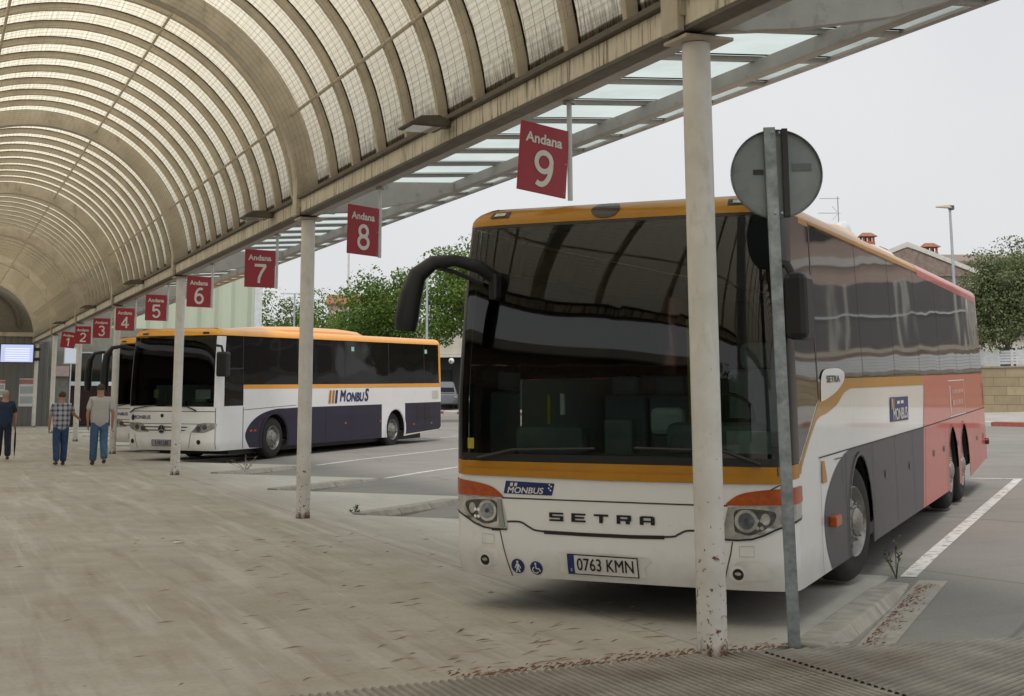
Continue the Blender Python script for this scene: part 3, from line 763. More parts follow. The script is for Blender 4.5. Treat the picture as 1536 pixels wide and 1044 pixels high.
# ------------------------------------------------------------------ buses
class Bus:
    def __init__(s, L, hw, d, n, r0, rake, ug, ut, u1, h, q, tum):
        s.L, s.hw, s.d, s.n, s.r0, s.rake, s.ug, s.ut, s.u1, s.h, s.q, s.tum = L, hw, d, n, r0, rake, ug, ut, u1, h, q, tum
        s.rc = d+r0; s.A = hw+L-s.rc
    def a(s, r, sg=1): return sg*(s.hw+r-s.rc)
    def base(s, a, u):
        ab = abs(a); sg = 1 if a >= 0 else -1; uu = min(u, s.u1)
        rk = s.rake*max(0, (uu-s.ug)/(s.ut-s.ug))**2 + .05*max(0, (.22-uu)/.22)**2
        tm = s.tum*max(0, (uu-1.3)/(s.u1-1.3))
        if ab <= s.hw:
            x = ab/s.hw; r = s.r0+s.d*(1-max(0, 1-x**s.n)**(1/s.n))+rk; y = ab
        else:
            r = s.rc+ab-s.hw; y = s.hw; r += rk*max(0, 1-(r-s.rc)/1.2)
        y -= tm*(y/s.hw)**3
        return r, sg*y, uu
    def S(s, a, u, off=0.):
        e = .004; u0 = min(u, s.u1-.01)
        p = s.base(a-e, u0); q = s.base(a+e, u0); t = [q[i]-p[i] for i in range(3)]
        p = s.base(a, u0-e); q = s.base(a, u0+e); w_ = [q[i]-p[i] for i in range(3)]
        n = Vector(t).cross(Vector(w_)).normalized()
        if (abs(a) < s.hw*.98 and n[0] > 0) or (abs(a) >= s.hw*.98 and n[1]*a < 0): n = -n
        p = s.base(a, u)
        if u > s.u1:
            f = min(1, (u-s.u1)/s.h)*PI/2; l = math.hypot(n[0], n[1]); i = s.q*(1-math.cos(f)); nx, ny = n[0]/l, n[1]/l
            return Vector((p[1]-ny*i+off*ny*math.cos(f), p[0]-nx*i+off*nx*math.cos(f), s.u1+s.h*math.sin(f)+off*math.sin(f)))
        return Vector((p[1]+n[1]*off, p[0]+n[0]*off, p[2]+n[2]*off))
    def cuts(s):
        ac = [k*.1 for k in range(-12, 13)]+[sg*(s.hw+t) for sg in (1, -1) for t in (-.06, -.04, -.025, -.012, -.004, .004, .2, .45, .8, 1.2, 3, 5, 7, 9, 11)]
        uc = [.05, .11, .17, .22, .6, 1.3]+[s.ug+.2*k for k in range(10)]+[s.u1+s.h*f for f in (0, .15, .3, .45, .6, .75, .88)]
        return ac, uc
    def drape(s, name, poly, mat, root, off=0., solid=False):
        bm = bmesh.new(); vs = [bm.verts.new((x, y, 0)) for x, y in poly]
        for t in tessellate_polygon([[Vector((x, y, 0)) for x, y in poly]]):
            try: bm.faces.new([vs[i] for i in t])
            except ValueError: pass
        ac, uc = s.cuts(); x0, x1 = min(p[0] for p in poly), max(p[0] for p in poly); y0, y1 = min(p[1] for p in poly), max(p[1] for p in poly)
        for c in ac:
            if x0+1e-4 < c < x1-1e-4: bmesh.ops.bisect_plane(bm, geom=bm.verts[:]+bm.edges[:]+bm.faces[:], plane_co=(c, 0, 0), plane_no=(1, 0, 0), dist=1e-6)
        for c in uc:
            if y0+1e-4 < c < y1-1e-4: bmesh.ops.bisect_plane(bm, geom=bm.verts[:]+bm.edges[:]+bm.faces[:], plane_co=(0, c, 0), plane_no=(0, 1, 0), dist=1e-6)
        for v in bm.verts: v.co = s.S(v.co.x, v.co.y, off)
        bmesh.ops.recalc_face_normals(bm, faces=bm.faces[:])
        me = bpy.data.meshes.new(name); bm.to_mesh(me); bm.free()
        return link(name, me, mat, root, smooth=True)
    def strip(s, name, pts, wd, mat, root, off=.004):
        L_, R_ = [], []
        for i, p in enumerate(pts):
            a_ = Vector(pts[max(0, i-1)]); b_ = Vector(pts[min(len(pts)-1, i+1)]); d = (b_-a_).normalized(); n = Vector((-d.y, d.x))*wd/2
            L_.append(tuple(Vector(p)+n)); R_.append(tuple(Vector(p)-n))
        return s.drape(name, L_+R_[::-1], mat, root, off)
    def disc(s, name, a, u, r, mat, root, off, ru=None, seg=20):
        return s.drape(name, [(a+r*math.cos(2*PI*k/seg), u+(ru or r)*math.sin(2*PI*k/seg)) for k in range(seg)], mat, root, off)
    def text(s, name, t, a, u, size, mat, root, off=.006, bold=0., sx=1., align='CENTER', shear=0.):
        return text_obj(name, t, size, mat, root, lambda x, y: s.S(a+x+shear*y, u+y, off), bold, sx, align)
def arch(r, rad, u0, top=None, n=14):
    # arch notch path from front to rear along bottom u=0
    t0 = math.asin(max(-1, min(1, (0-u0)/rad)))
    return [(r-rad*math.cos(t0+(PI-2*t0)*k/n), u0+rad*math.sin(t0+(PI-2*t0)*k/n)) for k in range(n+1)]
def smooth_poly(pts, n=6):
    # Catmull-Rom through points
    out = []
    P_ = [pts[0]]+pts+[pts[-1]]
    for i in range(1, len(P_)-2):
        p0, p1, p2, p3 = [Vector(p) for p in P_[i-1:i+3]]
        for k in range(n):
            t = k/n; out.append(tuple(.5*((2*p1)+(-p0+p2)*t+(2*p0-5*p1+4*p2-p3)*t*t+(-p0+3*p1-3*p2+p3)*t**3)))
    out.append(tuple(pts[-1])); return out
def bus_wheel(root, s_, r_, u_, rad, sg, dual=False, rimmat=None, steer=0.):
    # tyre as the part; rim and hub as its sub-parts. s_ = outer face, sg = outward direction
    wd = .28; k0 = len(bpy.data.objects); c = (s_, r_, u_); ax = (sg, 0, 0)
    mb = MB(); mb.lathe([(-.0, .29*rad/.5), (.0, .34*rad/.5), (.006, .40*rad/.5), (-.012, .46*rad/.5), (-.05, rad-.008), (-.07, rad), (-wd+.05, rad), (-wd, .46*rad/.5), (-wd, .28)], c, ax, 48)
    if dual: mb.lathe([(-.34, .3), (-.33, .46), (-.37, rad), (-.60, rad), (-.62, .3)], c, ax, 40)
    ty = mb.build('wheel', m_tyre, root, smooth=True)
    mb = MB(); k = rad/.5
    mb.lathe([(.004, .295*k), (.012, .288*k), (-.004, .275*k), (-.05, .262*k), (-.075, .235*k), (-.03, .19*k), (.0, .16*k), (.012, .135*k), (.02, .12*k)], c, ax, 48)
    rim = mb.build('rim', rimmat or m_rim, ty, smooth=True)
    mb = MB()
    for j in range(10):
        an = 2*PI*j/10; mb.lathe([(0, .024*k), (.003, .024*k), (.003, 0)], (s_-sg*.048, r_+math.cos(an)*.222*k, u_+math.sin(an)*.222*k), (sg, 0, 0), 10)
    mb.build('vent_hole', m_black, ty)
    mb = MB()
    for j in range(10):
        an = 2*PI*(j+.5)/10; mb.lathe([(0, .012), (.035, .011), (.04, .004), (.04, 0)], (s_-sg*.005, r_+math.cos(an)*.148*k, u_+math.sin(an)*.148*k), (sg, 0, 0), 8)
    mb.lathe([(-.02, .12*k), (.03, .115*k), (.05, .09*k), (.06, .05), (.06, 0)], c, ax, 24)
    hb = mb.build('hub', m_rim, ty, smooth=True)
    if steer:
        Tm = Matrix.Translation((s_-sg*.14, r_, u_)) @ Matrix.Rotation(steer, 4, 'Z') @ Matrix.Translation((-(s_-sg*.14), -r_, -u_))
        for q in [ty]+[x for x in bpy.data.objects if x.parent == ty]: q.data.transform(Tm)
    return ty
def busroot(name, b, hd, pt, label):
    r = Vector((math.sin(hd)*math.cos(pt), math.cos(hd)*math.cos(pt), math.sin(pt))); s_ = Vector((math.cos(hd), -math.sin(hd), 0)); u = s_.cross(r)
    o = empty(name, (0, 0, 0), 0, label, 'bus'); m = Matrix.Identity(4)
    for i in range(3): m[i][0] = s_[i]; m[i][1] = r[i]; m[i][2] = u[i]; m[i][3] = b[i]
    o.matrix_world = m; return o

def interior(B, root, W=1.2, door=True, L=None):
    L = L or B.L
    # closed dark saloon: floor, rear partition, ceiling and inner right wall
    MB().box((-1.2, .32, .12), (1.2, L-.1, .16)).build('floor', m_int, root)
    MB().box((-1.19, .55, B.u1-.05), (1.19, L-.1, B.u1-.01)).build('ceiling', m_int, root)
    mb = MB(); mb.add([Vector(p) for p in ((-1.12, .24, .60), (1.12, .24, .60), (1.12, .26, .84), (.2, .40, .88), (-1.0, .30, .84), (1.12, .75, .92), (.25, .80, .95), (.2, .7, .9), (-1.0, .5, .86), (-1.0, .55, .3), (1.1, .8, .3))],
                      [(0, 1, 2, 3, 4), (2, 5, 6, 7, 3), (3, 7, 8, 4), (5, 10, 9, 8, 7, 6)])
    mb.build('dashboard', m_dash, root, smooth=True)
    # driver's binnacle and steering wheel (photo right)
    mb = MB(); mb.box((.25, .48, .88), (1.0, .72, 1.12)); mb.build('instrument_binnacle', m_dash, root, bevel=.06)
    pts = [(0.62+.22*math.cos(t), .88+.09*math.sin(t)*.6, 1.13+.2*math.sin(t)) for t in [2*PI*k/24 for k in range(25)]]
    mb = MB(); mb.tube(pts, .016, 8, False); mb.tube([(.62-.2, .88, 1.13), (.82, .88, 1.13)], .018, 6); mb.tube([(.62, .6, .95), (.62, .88, 1.12)], .03, 8); mb.build('steering_wheel', m_black2, root, smooth=True)
    mb = MB(); mb.box((.38, 1.35, .75), (.88, 1.85, .87)); mb.box((.40, 1.80, .87), (.86, 1.93, 1.52)); mb.box((.50, 1.82, 1.52), (.76, 1.92, 1.74)); mb.build('driver_seat', m_seat, root, bevel=.05)
    MB().box((-.02, .95, 1.0), (.26, 1.06, 1.22)).build('guide_seat', m_paperd, root, bevel=.05)
    mb = MB()
    mb.box((-.25, .52, .86), (-.02, .64, 1.14)); mb.build('ticket_machine', m_dash, root, bevel=.02)
    mb = MB(); mb.tube([(.05, 1.9, .2), (.05, 1.9, 1.95)], .02, 8); mb.tube([(-.85, .9, .3), (-.85, .9, 1.32)], .018, 8); mb.build('handrail', m_yel, root, smooth=True)
    mb = MB()
    for k in range(5):
        yy = 2.6+.85*k
        for sx_ in (-.92, -.47, .47, .92):
            mb.box((sx_-.21, yy, .45), (sx_+.21, yy+.42, .58)); mb.box((sx_-.21, yy+.40, .58), (sx_+.21, yy+.52, 1.28))
            mb.box((sx_-.14, yy+.41, 1.28), (sx_+.14, yy+.50, 1.46))
    mb.build('passenger_seats', m_seat, root, bevel=.04)

# ---- nearest coach (white, gold, slate and red)
B9 = Bus(14.25, 1.30, .30, 4.5, -.07, .21, .84, 2.66, 2.665, .135, .27, .04)
b9 = busroot('coach', (4.7293, 9.3851, .2568), .8027, .0169, 'large white, gold, slate and red coach parked nose to the nearest column')
def side_poly(B, r0, r1, top, arches, sg, u0=0., rear_rise=.12):
    """outline of lower side from r0 to r1 with wheel arches cut out, in (a,u)"""
    bot = [(r0, u0)]
    for (r, rad, uc) in arches: 
        if r-rad > r0 and r+rad < r1: bot += arch(r, rad, uc)
    bot += [(r1, u0+(rear_rise if r1 > 12 or r1 > B.L-.5 else 0))]
    return [(B.a(r, sg), u) for r, u in bot+[(p[0], p[1]) for p in top[::-1]]]
AR9 = [(2.68, .58, .20), (9.68, .57, .20), (11.08, .56, .20)]
def both(B, arches, L, utop, front_u):
    l = [(-B.a(r), u) for r, u in ([(L, .12)]+[p for A_ in arches[::-1] for p in reversed(arch(*A_))])]
    r = [(B.a(r), u) for r, u in ([p for A_ in arches for p in arch(*A_)]+[(L, .12)])]
    return l, r
l_, r_ = both(B9, AR9, 14.25, 1.44, .84)
L9 = 14.25
body = l_+r_+[(B9.a(L9), 1.44), (B9.a(1.05), 1.44), (B9.a(1.0), 1.28), (B9.a(.55), 1.02), (B9.a(.26), .86), (1.22, .84), (-1.22, .84), (-B9.a(.3), .62), (-B9.a(1.35), .62), (-B9.a(1.40), 1.44), (-B9.a(L9), 1.44)]
bd = B9.drape('body', body, m_bwhite, b9)
# rear wall
def rearwall(B, root, mat, L):
    mb = MB(); n = [0.1, .5, 1.0, 1.44, 2.0, 2.6, B.u1+.1*B.h, B.u1+.5*B.h, B.u1+B.h]
    ls = [B.S(-B.A, u) for u in n]; rs_ = [B.S(B.A, u) for u in n]
    vs = []
    for a_, b_ in zip(ls, rs_): vs += [a_, b_]
    mb.add(vs, [(2*i, 2*i+1, 2*i+3, 2*i+2) for i in range(len(n)-1)]); return mb.build('rear_panel', mat, root)
rearwall(B9, b9, m_bred, L9)
# roof shell
def roof(B, root, mat, L, name='roof'):
    st = [-B.A]+sorted([c for c in B.cuts()[0] if abs(c) < B.A])+[B.A]; fr = [0, .12, .25, .4, .55, .7, .85, 1]
    vs = []; 
    for f in fr:
        for a_ in st: vs.append(B.S(a_, B.u1+B.h*f))
    n = len(st); mb = MB(); mb.add(vs, [(j*n+i, j*n+i+1, (j+1)*n+i+1, (j+1)*n+i) for j in range(len(fr)-1) for i in range(n-1)])
    ring = vs[-n:]; base = len(mb.v)
    # crown: pair left and right stations
    for i in range(n//2):
        j = n-1-i
        if j-1 <= i+1: break
        mb.add([ring[i], ring[i+1], ring[j-1], ring[j]], [(0, 1, 2, 3)])
    return mb.build(name, mat, root, smooth=True)
m_roof9 = M('roof_cream', (.66, .60, .52), .3, var=.06, coat=.6)
roof(B9, b9, m_roof9, L9)
e_ = B9.u1
B9.drape('front_roof_band', [(-B9.a(.6), e_-.012), (B9.a(.6), e_-.012), (B9.a(.6), e_+.12), (-B9.a(.6), e_+.12)], m_gold, b9, .004)
B9.drape('roof_stripe', [(B9.a(.6), e_-.05), (B9.a(7.3), e_-.05), (B9.a(7.3), e_+.13), (B9.a(.6), e_+.13)], m_gold, b9, .003)
B9.drape('roof_stripe', [(-B9.a(.6), e_-.05), (-B9.a(7.3), e_-.05), (-B9.a(7.3), e_+.10), (-B9.a(.6), e_+.10)], m_gold, b9, .003)
B9.drape('rear_roof_band', [(-B9.a(7.3), e_-.06), (-B9.a(14.22), e_-.10), (-B9.a(14.22), e_+.15), (-B9.a(7.3), e_+.15)], m_bred, b9, .005)
B9.drape('rear_roof_band', [(B9.a(7.3), e_-.06), (B9.a(14.22), e_-.10), (B9.a(14.22), e_+.15), (B9.a(7.3), e_+.15)], m_bred, b9, .005)
# glazing
e2 = e_-.014
B9.drape('windscreen', [(-1.215, .845), (1.215, .845), (1.24, 1.5), (1.235, e2), (-1.235, e2), (-1.24, 1.5)], m_wind, b9, .001)
B9.drape('pillar', [(1.217, .845), (B9.a(.26), .862), (B9.a(.26), e2), (1.237, e2)], m_black2, b9, .002)
B9.drape('pillar', [(-1.217, .845), (-B9.a(.30), .862), (-B9.a(.30), e2), (-1.237, e2)], m_black2, b9, .002)
B9.drape('driver_window', [(B9.a(.262), .868), (B9.a(.55), 1.022), (B9.a(.86), 1.20), (B9.a(1.0), 1.30), (B9.a(1.02), e2), (B9.a(.262), e2)], m_side, b9, .002)
B9.drape('side_window', [(B9.a(1.06), 1.442), (B9.a(14.2), 1.442), (B9.a(14.2), e2-.01), (B9.a(1.06), e2-.01)], m_side, b9, .003)
B9.drape('pillar', [(B9.a(1.015), 1.28), (B9.a(1.06), 1.30), (B9.a(1.06), e2), (B9.a(1.015), e2)], m_black2, b9, .004)
B9.drape('door_glass', [(-B9.a(.302), .62), (-B9.a(1.35), .62), (-B9.a(1.35), e2), (-B9.a(.302), e2)], m_wind, b9, .001)
B9.drape('side_window', [(-B9.a(1.351), 1.442), (-B9.a(14.2), 1.442), (-B9.a(14.2), e2), (-B9.a(1.351), e2)], m_side, b9, .003)
for r in (3.1, 5.0, 6.9, 8.8, 10.7, 12.6):
    B9.strip('window_seam', [(B9.a(r), 1.445), (B9.a(r), e2-.015)], .012, m_black, b9, .006)
# black surround of the windscreen
for pl in ([(-1.21, .848), (1.21, .848), (1.21, .90), (-1.21, .90)], [(-1.23, e2-.022), (1.23, e2-.022), (1.23, e2-.002), (-1.23, e2-.002)]):
    B9.drape('screen_border', pl, m_black2, b9, .003)
# livery overlays
top = [(2.42, .86), (6.9, .86)]
sl = smooth_poly([(1.25, .03), (1.11, .19), (1.06, .37), (1.12, .50), (1.30, .62), (1.6, .74), (2.0, .83), (2.42, .86)])
g_ = [(B9.a(r), u) for r, u in (arch(*AR9[0])+[(6.56, .0), (6.9, .86)]+sl[::-1])]
g_ = [(B9.a(1.28), .0)]+g_
B9.drape('slate_panel', g_, m_bgrey, b9, .003)
rd = [(6.56, .0)]+arch(*AR9[1])+arch(*AR9[2])+[(14.24, .12), (14.24, 1.44), (7.18, 1.44), (6.9, .86)]
B9.drape('red_panel', [(B9.a(r), u) for r, u in rd], m_bred, b9, .0035)
gd = [(7.18, 1.44), (2.15, 1.44), (1.5, 1.44), (1.08, 1.42), (1.0, 1.26), (.72, 1.09), (.52, .985), (.30, .865), (.22, .78), (.30, .78)]+smooth_poly([(.34, .83), (.6, .98), (.80, 1.08), (1.0, 1.15), (1.35, 1.18), (1.77, 1.235), (2.1, 1.32), (2.45, 1.355)])+[(7.16, 1.335)]
B9.drape('gold_stripe', [(B9.a(r), u) for r, u in gd], m_gold, b9, .004)
B9.drape('badge_panel', [(B9.a(r), u) for r, u in smooth_poly([(1.08, 1.27), (1.12, 1.42), (1.25, 1.50), (1.50, 1.52), (1.9, 1.52), (2.12, 1.485), (2.08, 1.42), (1.75, 1.34), (1.3, 1.285), (1.08, 1.27)])[:-1]], m_bwhite2, b9, .012)
B9.text('badge_lettering', 'SETRA', B9.a(1.62), 1.435, .075, m_black2, b9, .016, .002, 2.6)
def dupneg(name, poly, mat, off): B9.drape(name, [(-a_, u) for a_, u in poly], mat, b9, off)
dupneg('slate_panel', [p for p in g_], m_bgrey, .003); dupneg('red_panel', [(B9.a(r), u) for r, u in rd], m_bred, .0035)
# front gold band
B9.drape('front_gold_band', [(-B9.a(.30), .745), (-1.2, .735), (0, .722), (1.2, .727), (B9.a(.24), .76), (B9.a(.27), .86), (1.2, .842), (-1.2, .842), (-B9.a(.30), .86)], m_gold, b9, .003)
B9.drape('front_gold_lip', [(-1.22, .737), (0, .724), (1.22, .729), (1.22, .783), (0, .778), (-1.22, .789)], m_gold, b9, .016)
m_fine = M('fine_seam', (.42, .40, .37), .8)
# seams of the nose
S_ = m_seam
B9.strip('panel_seam', [(-.862, .574), (0, .573), (.612, .573), (.86, .575)], .010, S_, b9)
B9.strip('panel_seam', smooth_poly([(-.817, .401), (-.74, .405), (-.693, .398), (-.63, .365), (-.56, .345), (-.3, .34), (.2, .34), (.446, .347), (.50, .365), (.553, .39), (.62, .396), (.84, .396)]), .014, S_, b9)
B9.strip('seam_shadow', [(-.52, .338), (-.2, .334), (.15, .334), (.40, .340)], .026, m_black2, b9, .005)  # black strip paints the thick shadow under the middle of the lower seam
B9.strip('panel_seam', [(-.879, .331), (-.86, .25), (-.799, .006)], .008, S_, b9)
B9.strip('panel_seam', [(.885, .331), (.87, .25), (.80, .006)], .008, S_, b9)
B9.strip('panel_seam', [(1.218, .722), (1.151, .686)], .008, S_, b9); B9.strip('panel_seam', [(1.205, .841), (1.205, .735)], .008, S_, b9, .006)
B9.strip('panel_seam', [(-.95, .335), (-.89, .335), (-.817, .355)], .008, S_, b9)
# shadow line lip of the bumper
lip = [(x, .330 if abs(x) < .62 else .33) for x in (-.55, -.3, 0, .3, .45)]
# headlamps
for sg in (-1, 1):
    f = lambda l: [(sg*a_, u) for a_, u in l]
    lampo = smooth_poly([(.862, .566), (1.0, .572), (1.15, .575), (B9.hw+.02, .585), (B9.hw+.035, .54), (B9.hw-.01, .47), (1.17, .42), (1.10, .385), (1.02, .358), (.92, .348), (.822, .35), (.825, .42), (.845, .5), (.862, .566)], 4)[:-1]
    h = B9.drape('headlamp', f(lampo), m_lens, b9, .006)
    B9.drape('lamp_cavity', f(smooth_poly([(.905, .40), (1.0, .378), (1.09, .41), (1.16, .46), (1.18, .53), (1.08, .553), (.92, .548), (.90, .47), (.905, .40)], 4)[:-1]), m_cav, h, .008)
    B9.strip('lamp_rim', f([(B9.hw+.03, .50), (B9.hw-.01, .465), (1.17, .415), (1.10, .38), (1.02, .353), (.92, .343), (.818, .345)]), .012, m_black2, h, .008)
    B9.disc('reflector_bowl', sg*.985, .475, .080, m_lens, h, .010, .078)
    B9.disc('projector', sg*.985, .475, .056, m_ball, h, .013)
    B9.disc('bulb', sg*.985, .475, .016, m_cav, h, .016)
    B9.disc('high_beam_bowl', sg*1.115, .49, .030, m_lens, h, .011, .04)
    for k_ in range(4): B9.disc('reflector_facet', sg*(1.06+.028*(k_ % 2)), .43+.05*(k_//2), .014, m_chrome, h, .012, seg=6)
    B9.drape('lamp_bezel', f([(.835, .36), (.88, .36), (.90, .56), (.868, .56)]), M('lamp_grey_bezel', (.30, .32, .30), .3), h, .012) if sg == -1 else None
    amb = smooth_poly([(.845, .578), (.862, .60), (.94, .652), (1.05, .678), (1.18, .692), (B9.hw+.05, .70), (B9.hw+.06, .64), (B9.hw+.05, .592), (1.1, .582), (.95, .578), (.845, .578)], 4)[:-1]
    B9.drape('indicator', f(amb), m_amber, b9, .008)
    # fog lamp in a moulded recess
    rc = B9.drape('fog_recess', f(smooth_poly([(.83+.06, .13), (.90, .185), (.96, .205), (1.06, .20), (1.13, .155), (1.15, .10), (1.06, .072), (.94, .075), (.89, .13)], 4)[:-1]), M('recess_white', (.74, .73, .70), .4), b9, .003)
    B9.disc('fog_ring', sg*1.01 if sg < 0 else .915, .115, .060, m_bwhite2, rc, .012)
    B9.disc('fog_lamp', sg*1.01 if sg < 0 else .915, .115, .038, m_black2, rc, .014)
    B9.disc('fog_glint', sg*1.01 if sg < 0 else .915, .120, .022, m_lens, rc, .017, .012)
    B9.strip('tow_cover', f([(.93, .30), (1.03, .305), (1.03, .235), (.93, .232), (.93, .30)]), .004, m_fine, b9, .004)
    for rr in (1.02,): pass
# lettering
LET = {'S': [(0, .78, 1, 1), (0, .39, 1, .61), (0, 0, 1, .22), (0, .5, .24, .9), (.76, .1, 1, .5)], 'E': [(0, 0, .26, 1), (.2, .78, 1, 1), (.2, .39, .9, .61), (.2, 0, 1, .22)],
       'T': [(0, .76, 1, 1), (.37, 0, .63, .8)], 'R': [(0, 0, .26, 1), (.2, .78, .95, 1), (.2, .36, .95, .58), (.74, .4, 1, .95), (.62, 0, .9, .4)], 'A': [(0, 0, .26, .92), (.74, 0, 1, .92), (.1, .78, .9, 1), (.2, .30, .8, .50)]}
for k, ch in enumerate('SETRA'):
    for j, (x0, y0, x1, y1) in enumerate(LET[ch]):
        a0, u0 = -.475+k*.174, .421; B9.drape('maker_lettering', [(a0+x0*.112, u0+y0*.062), (a0+x1*.112, u0+y0*.062), (a0+x1*.112, u0+y1*.062), (a0+x0*.112, u0+y1*.062)], m_black, b9, .009+.0006*j)
lb = B9.drape('logo_plate', [(-.825, .700), (-.43, .690), (-.452, .603), (-.845, .607)], m_blue, b9, .005)
B9.text('logo_lettering', 'MONBUS', -.665, .632, .062, m_white, lb, .009, .002, 1.15, shear=.25)
for k in range(2): B9.drape('logo_bar', [(-.785+.035*k, .688), (-.762+.035*k, .688), (-.768+.035*k, .662), (-.791+.035*k, .662)], m_white, lb, .009)
for (x, y) in ((-.47, .68), (-.455, .668), (-.475, .655), (-.462, .64)): B9.disc('logo_star', x, y, .007, m_white, lb, .009, seg=6)
# number plate with holder recess
B9.drape('plate_recess', smooth_poly([(-.41, .205), (.26, .195), (.24, .12), (.20, .04), (-.35, .045), (-.39, .12), (-.41, .205)], 3)[:-1], M('recess_shade', (.70, .69, .665), .45), b9, .004)
pl = B9.drape('number_plate', [(-.34, .195), (.20, .19), (.20, .048), (-.34, .052)], m_black2, b9, .012)
B9.drape('plate_field', [(-.332, .187), (.192, .182), (.192, .056), (-.332, .060)], m_plate, pl, .015)
B9.drape('plate_band', [(-.332, .187), (-.285, .187), (-.285, .060), (-.332, .060)], m_blue, pl, .017)
B9.text('plate_lettering', 'E', -.308, .085, .03, m_white, pl, .019)
B9.text('plate_lettering', '0763 KMN', -.047, .121, .122, m_black, pl, .018, .0015, .80)
# pictogram stickers
pd = B9.disc('pedestrian_sticker', -.742, .082, .054, m_blue, b9, .006)
B9.disc('figure_head', -.742, .115, .009, m_white, pd, .009); B9.drape('figure_body', [(-.752, .103), (-.732, .103), (-.715, .07), (-.722, .066), (-.733, .085), (-.733, .072), (-.724, .04), (-.734, .04), (-.743, .066), (-.752, .04), (-.762, .04), (-.752, .075), (-.752, .088), (-.762, .068), (-.769, .071)], m_white, pd, .009)
wc = B9.disc('wheelchair_sticker', -.593, .076, .050, m_blue, b9, .006)
B9.disc('figure_head', -.597, .108, .008, m_white, wc, .009)
B9.strip('figure_body', [(-.597, .098), (-.594, .075), (-.572, .072), (-.562, .052)], .009, m_white, wc, .009)
B9.strip('figure_wheel', [(-.600+.024*math.cos(t), .062+.022*math.sin(t)) for t in [R(110+20*k) for k in range(12)]], .007, m_white, wc, .009)
q = MB().box((.80, .20, .92), (1.12, .21, 1.08)).build('windscreen_card', M('card_mint', (.42, .50, .47), .7), b9, bevel=.003)
MB().box((-.93, .32, .86), (-.34, .52, 1.10)).build('dashboard_shelf', m_dash, b9, bevel=.07)
MB().tube([(-.50, .3, 1.18), (-.50, .3, 1.34)], .022, 8).build('dashboard_stalk', m_white, b9, smooth=True)
# windscreen notice, sensor and roof marker lamps
B9.drape('amber_corner', [(-1.16, .93), (-1.10, .93), (-1.10, 1.01), (-1.16, 1.01)], m_yel, b9, .006)
for a_ in (-.98, .98):
    q = B9.drape('marker_lamp', [(a_-.09, e_+.03), (a_+.09, e_+.03), (a_+.09, e_+.065), (a_-.09, e_+.065)], m_black2, b9, .010)
    B9.drape('marker_lens', [(a_-.05, e_+.038), (a_+.05, e_+.038), (a_+.05, e_+.056), (a_-.05, e_+.056)], m_lens, q, .014)
q = B9.disc('roof_emblem', -.07, e_+.045, .115, M('emblem_bronze', (.05, .035, .025), .35, coat=.3), b9, .012, .045)
# wipers
def wiper(B, root, pts, off=.03):
    mb = MB(); mb.tube([B.S(a_, u, off) for a_, u in pts], [.018, .014, .010], 6)
    return mb.build('wiper', m_black, root, smooth=True)
wiper(B9, b9, [(-1.05, .86), (-.75, .93), (-.1, .95)]); wiper(B9, b9, [(1.1, .86), (.85, .95), (.2, .96)])
# side details
for r0_, u0_, u1_ in ((3.36, .02, .86), (4.7, .02, .86), (5.95, .02, .86), (8.9, .0, .84), (12.4, .1, .86), (13.1, .1, .86)):
    B9.strip('hatch_seam', [(B9.a(r0_), u0_), (B9.a(r0_), u1_)], .010, m_black, b9, .006)
B9.strip('hatch_seam', [(B9.a(.95), .855), (B9.a(6.9), .865)], .010, S_, b9, .006)
B9.strip('hatch_seam', [(B9.a(6.9), .865), (B9.a(14.2), .90)], .012, S_, b9, .006)
B9.strip('hatch_seam', [(B9.a(.98), .85), (B9.a(.93), .0)], .008, S_, b9, .006); B9.strip('hatch_seam', [(B9.a(7.05), .85), (B9.a(6.72), .0)], .010, S_, b9, .006)
B9.strip('hatch_seam', [(B9.a(2.02), .83), (B9.a(1.98), .02)], .010, m_black, b9, .006)
B9.strip('arch_lip', [(B9.a(r), u) for r, u in arch(2.68, .60, .20)], .03, m_bgrey, b9, .014)
for r in (9.68, 11.08): B9.strip('arch_lip', [(B9.a(q_), u) for q_, u in arch(r, .59, .20)], .025, m_bred, b9, .014)
MB().box((1.301, 1.24, .32), (1.36, 1.46, .40)).build('side_marker', m_amber, b9, bevel=.01)
B9.drape('side_sticker', [(B9.a(1.02), .66), (B9.a(1.22), .66), (B9.a(1.14), .82), (B9.a(1.04), .83)], m_gold, b9, .007)
B9.strip('flap_outline', [(B9.a(1.55), .81), (B9.a(1.84), .81), (B9.a(1.85), .60)], .008, S_, b9, .008)
for r, u in ((4.0, .50), (5.6, .48), (7.6, .5), (8.6, .5), (9.2+.95, .5), (12.75, .45), (13.7, .45)):
    B9.drape('hatch_handle', [(B9.a(r), u), (B9.a(r+.10), u), (B9.a(r+.10), u+.07), (B9.a(r), u+.07)], m_black2, b9, .012)
lb = B9.drape('logo_plate', [(B9.a(4.5), 1.00), (B9.a(5.72), .985), (B9.a(5.78), 1.228), (B9.a(4.53), 1.238)], m_blue, b9, .006)
B9.text('logo_lettering', 'MONBUS', B9.a(5.15), 1.06, .16, m_white, lb, .010, .005, 1.5); [B9.drape('small_print', [(B9.a(4.95+.26*k_), 1.165), (B9.a(5.14+.26*k_), 1.165), (B9.a(5.14+.26*k_), 1.195), (B9.a(4.95+.26*k_), 1.195)], m_white, lb, .010) for k_ in range(2)]
for k in range(3): B9.drape('logo_bar', [(B9.a(4.56+.09*k), 1.225), (B9.a(4.61+.09*k), 1.225), (B9.a(4.61+.09*k), 1.12), (B9.a(4.56+.09*k), 1.12)], (m_gold, m_white, m_gold)[k], lb, .010)
for u in (.90, 1.36): B9.strip('notice_rule', [(B9.a(9.5), u), (B9.a(11.4), u)], .012, m_white, b9, .006)
